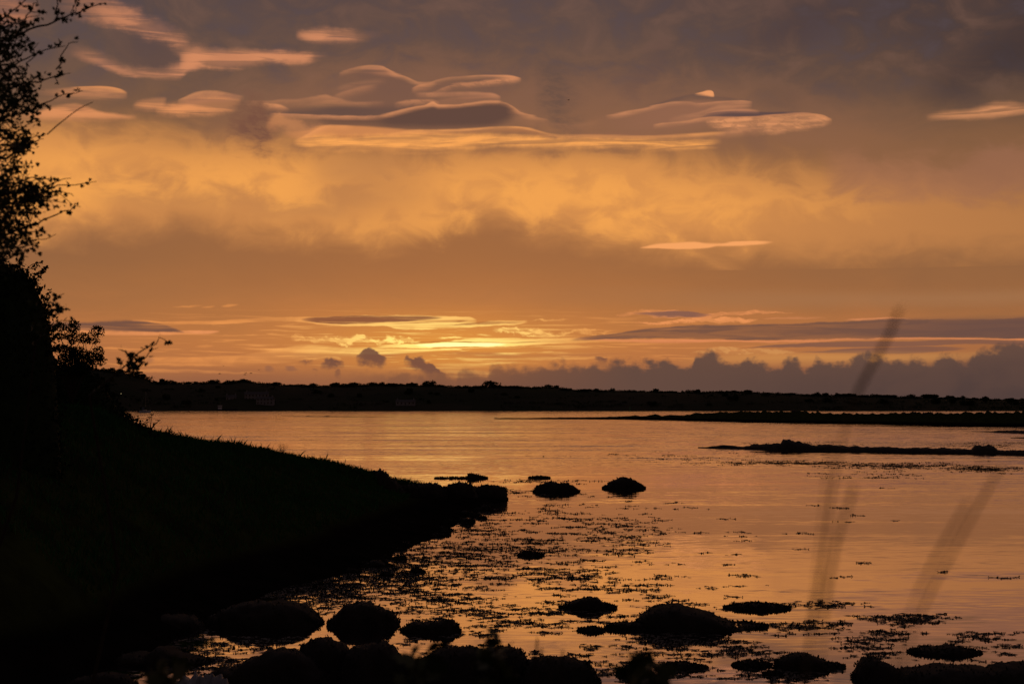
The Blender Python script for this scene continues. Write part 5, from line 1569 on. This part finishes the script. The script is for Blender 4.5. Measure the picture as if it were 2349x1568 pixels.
tw3 = [([(600, 1060), (700, 980), (790, 900), (850, 850), (920, 780), (1000, 730), (1060, 690), (1100, 680), (1130, 725)], .005, .7), ([(780, 930), (860, 885), (930, 830), (1000, 770), (1060, 740)], .004, .7), ([(870, 870), (880, 800), (860, 785)], .0025, .6), ([(930, 835), (960, 850), (955, 860)], .002, .7), ([(860, 860), (900, 880), (915, 885)], .002, .7)]
leafy_tree('hawthorn_shrub', 'leafy hawthorn spray curving up to the right in front of the far hills', Vector((-1.9, 7.4, shore_z(-1.9, 7.4) - .1)),
           [([(-1.9, 7.4, shore_z(-1.9, 7.4) - .1), (-1.85, 7.4, 3.6), (-1.7, 7.4, 4.3), on_y(*pp('z4', 600, 1060), 7.4)], .012, .005)], tw3, 'z4', 7.4, 150, .028, 7)

# ------------------------------------------------------------------ foreground weeds below the camera, out of focus
def foreground_weed(px, py, Y, wpx, label, seed, leafy=True, name='foreground_weed'):
    r = random.Random(seed)
    top = on_y(px, py, Y)
    gz_ = shore_z(top.x, Y)
    base = Vector((top.x + r.uniform(-.1, .1), Y + .05, gz_ - .02))
    root = empty(name, base)
    tag(root, label, 'plant')
    n = 5 if leafy else 3
    for k in range(n):
        tp = on_y(px + r.uniform(-.6, .6) * wpx, py + (0 if k == 0 else r.uniform(3, 45)), Y + r.uniform(-.08, .08)) - base
        mid = Vector((tp.x * .5 + r.uniform(-.03, .03), tp.y * .5, tp.z * .55))
        st = mesh_obj('stem', *tube([(0, 0, 0), mid, tp.lerp(mid, .3), tp], .005, .0016, 5), M_BARK, root)
        if leafy:
            for j in range(34):
                u = .45 + .55 * j / 33
                p = mid.lerp(tp, (u - .45) / .55)
                d = Vector((r.gauss(0, 1), r.gauss(0, 1), r.uniform(.1, .8)))
                o = bpy.data.objects.new('leaf', LEAF_ME)
                COL.objects.link(o)
                o.parent = st
                o.matrix_local = Matrix.Translation(p) @ orient(d, r) @ Matrix.Scale(.046 * r.uniform(.6, 1.2), 4)
    return root


for px, py, Y, w, lb, lf in ((958, 1490, 3.0, 46, 'blurred leafy weed tip before the middle of the bottom boulder row', True), (1130, 1468, 3.1, 60, 'blurred leafy weed with a bent tip just left of the bare twigs', True),
                             (1238, 1462, 3.0, 16, 'blurred bare twig standing up above the bottom boulders', False), (1275, 1490, 2.9, 30, 'forked bare twig right of the upright bare twig', False),
                             (1520, 1520, 2.8, 46, 'blurred bushy green plant at the bottom edge', True), (365, 1532, 2.8, 60, 'blurred leafy weed over the bright pool at the lower left', True),
                             (1450, 1532, 2.7, 20, 'small blurred weed left of the bushy green plant', True)):
    foreground_weed(px, py, Y, w, lb, int(px), lf)


# ------------------------------------------------------------------ tall grass stalks right in front of the lens
M_STALK = plain('dry_grass', (.10, .075, .04), (.07, .05, .028), .8, 40, .2)


def grass_stalk(pts, Y, head, r_stem, r_head, label):
    w = [on_y(x, y, Y) for x, y in pts]
    d = (w[-1] - w[-2]).normalized()
    gz_ = shore_z(w[-1].x, Y)
    ln_ = (w[-1].z - gz_)
    low = [w[-1] + Vector((d.x * .5 * ln_ * k * (1 - .4 * k), 0, -ln_ * k)) for k in (.35, .7, 1.0)]
    base = low[-1]
    root = empty('grass_stalk', base)
    tag(root, label, 'grass stalk', 'tall grass stalks before the lens')
    path = [p - base for p in (w + low)]
    mesh_obj('stem', *tube(list(reversed(path)), r_stem * 1.3, r_stem * .7, 6), M_STALK, root)
    hp = [p - base for p in w[:head]]
    r = random.Random(int(pts[0][0]))
    if head:
        core = tube(hp, r_head * .5, r_head, 7)
        hair = []
        for p, dd in sample_path(hp, .0012):
            a = r.uniform(0, math.tau)
            o_ = Vector((math.cos(a), math.sin(a), .0)) * r_head
            hair.append(tube([p, p + o_ - dd * .002, p + o_ * 1.5 - dd * .005], .0006, .0002, 3))
        mesh_obj('seed_head', *join(core, *hair), M_STALK, root)
    # one narrow drooping leaf low on the stalk
    q = path[len(w)]
    mesh_obj('blade', [q, q + Vector((.004, 0, .02)), q + Vector((.05, .03, .10)), q + Vector((.12, .05, .06)), q + Vector((.05, .032, .085))], [(0, 1, 2, 4), (4, 2, 3)], M_STALK, root)


grass_stalk([(2062, 715), (2040, 765), (2005, 830), (1972, 890), (1950, 940), (1932, 1010), (1908, 1130), (1890, 1270), (1868, 1400), (1845, 1560)], 1.12, 5, .0008, .0015, 'tallest blurred grass stalk with a dark seed head against the cumulus bank')
grass_stalk([(1958, 1120), (1938, 1180), (1918, 1250), (1902, 1330), (1890, 1420), (1880, 1560)], 1.06, 5, .0005, .0011, 'blurred grass stalk close beside the tallest one, ending lower')
grass_stalk([(2290, 1080), (2250, 1150), (2200, 1240), (2150, 1330), (2105, 1420), (2060, 1560)], 1.1, 5, .0005, .0008, 'blurred slanting grass stalk nearest the right edge')
grass_stalk([(2215, 1160), (2180, 1220), (2140, 1290), (2105, 1360), (2075, 1440), (2040, 1560)], 1.0, 4, .0005, .0008, 'blurred slanting grass stalk just left of the one nearest the right edge')
grass_stalk([(1905, 1000), (1898, 1080), (1885, 1200), (1872, 1330), (1860, 1430), (1850, 1560)], 1.04, 0, .0006, .0010, 'thin blurred headless stem left of the tallest grass stalk')
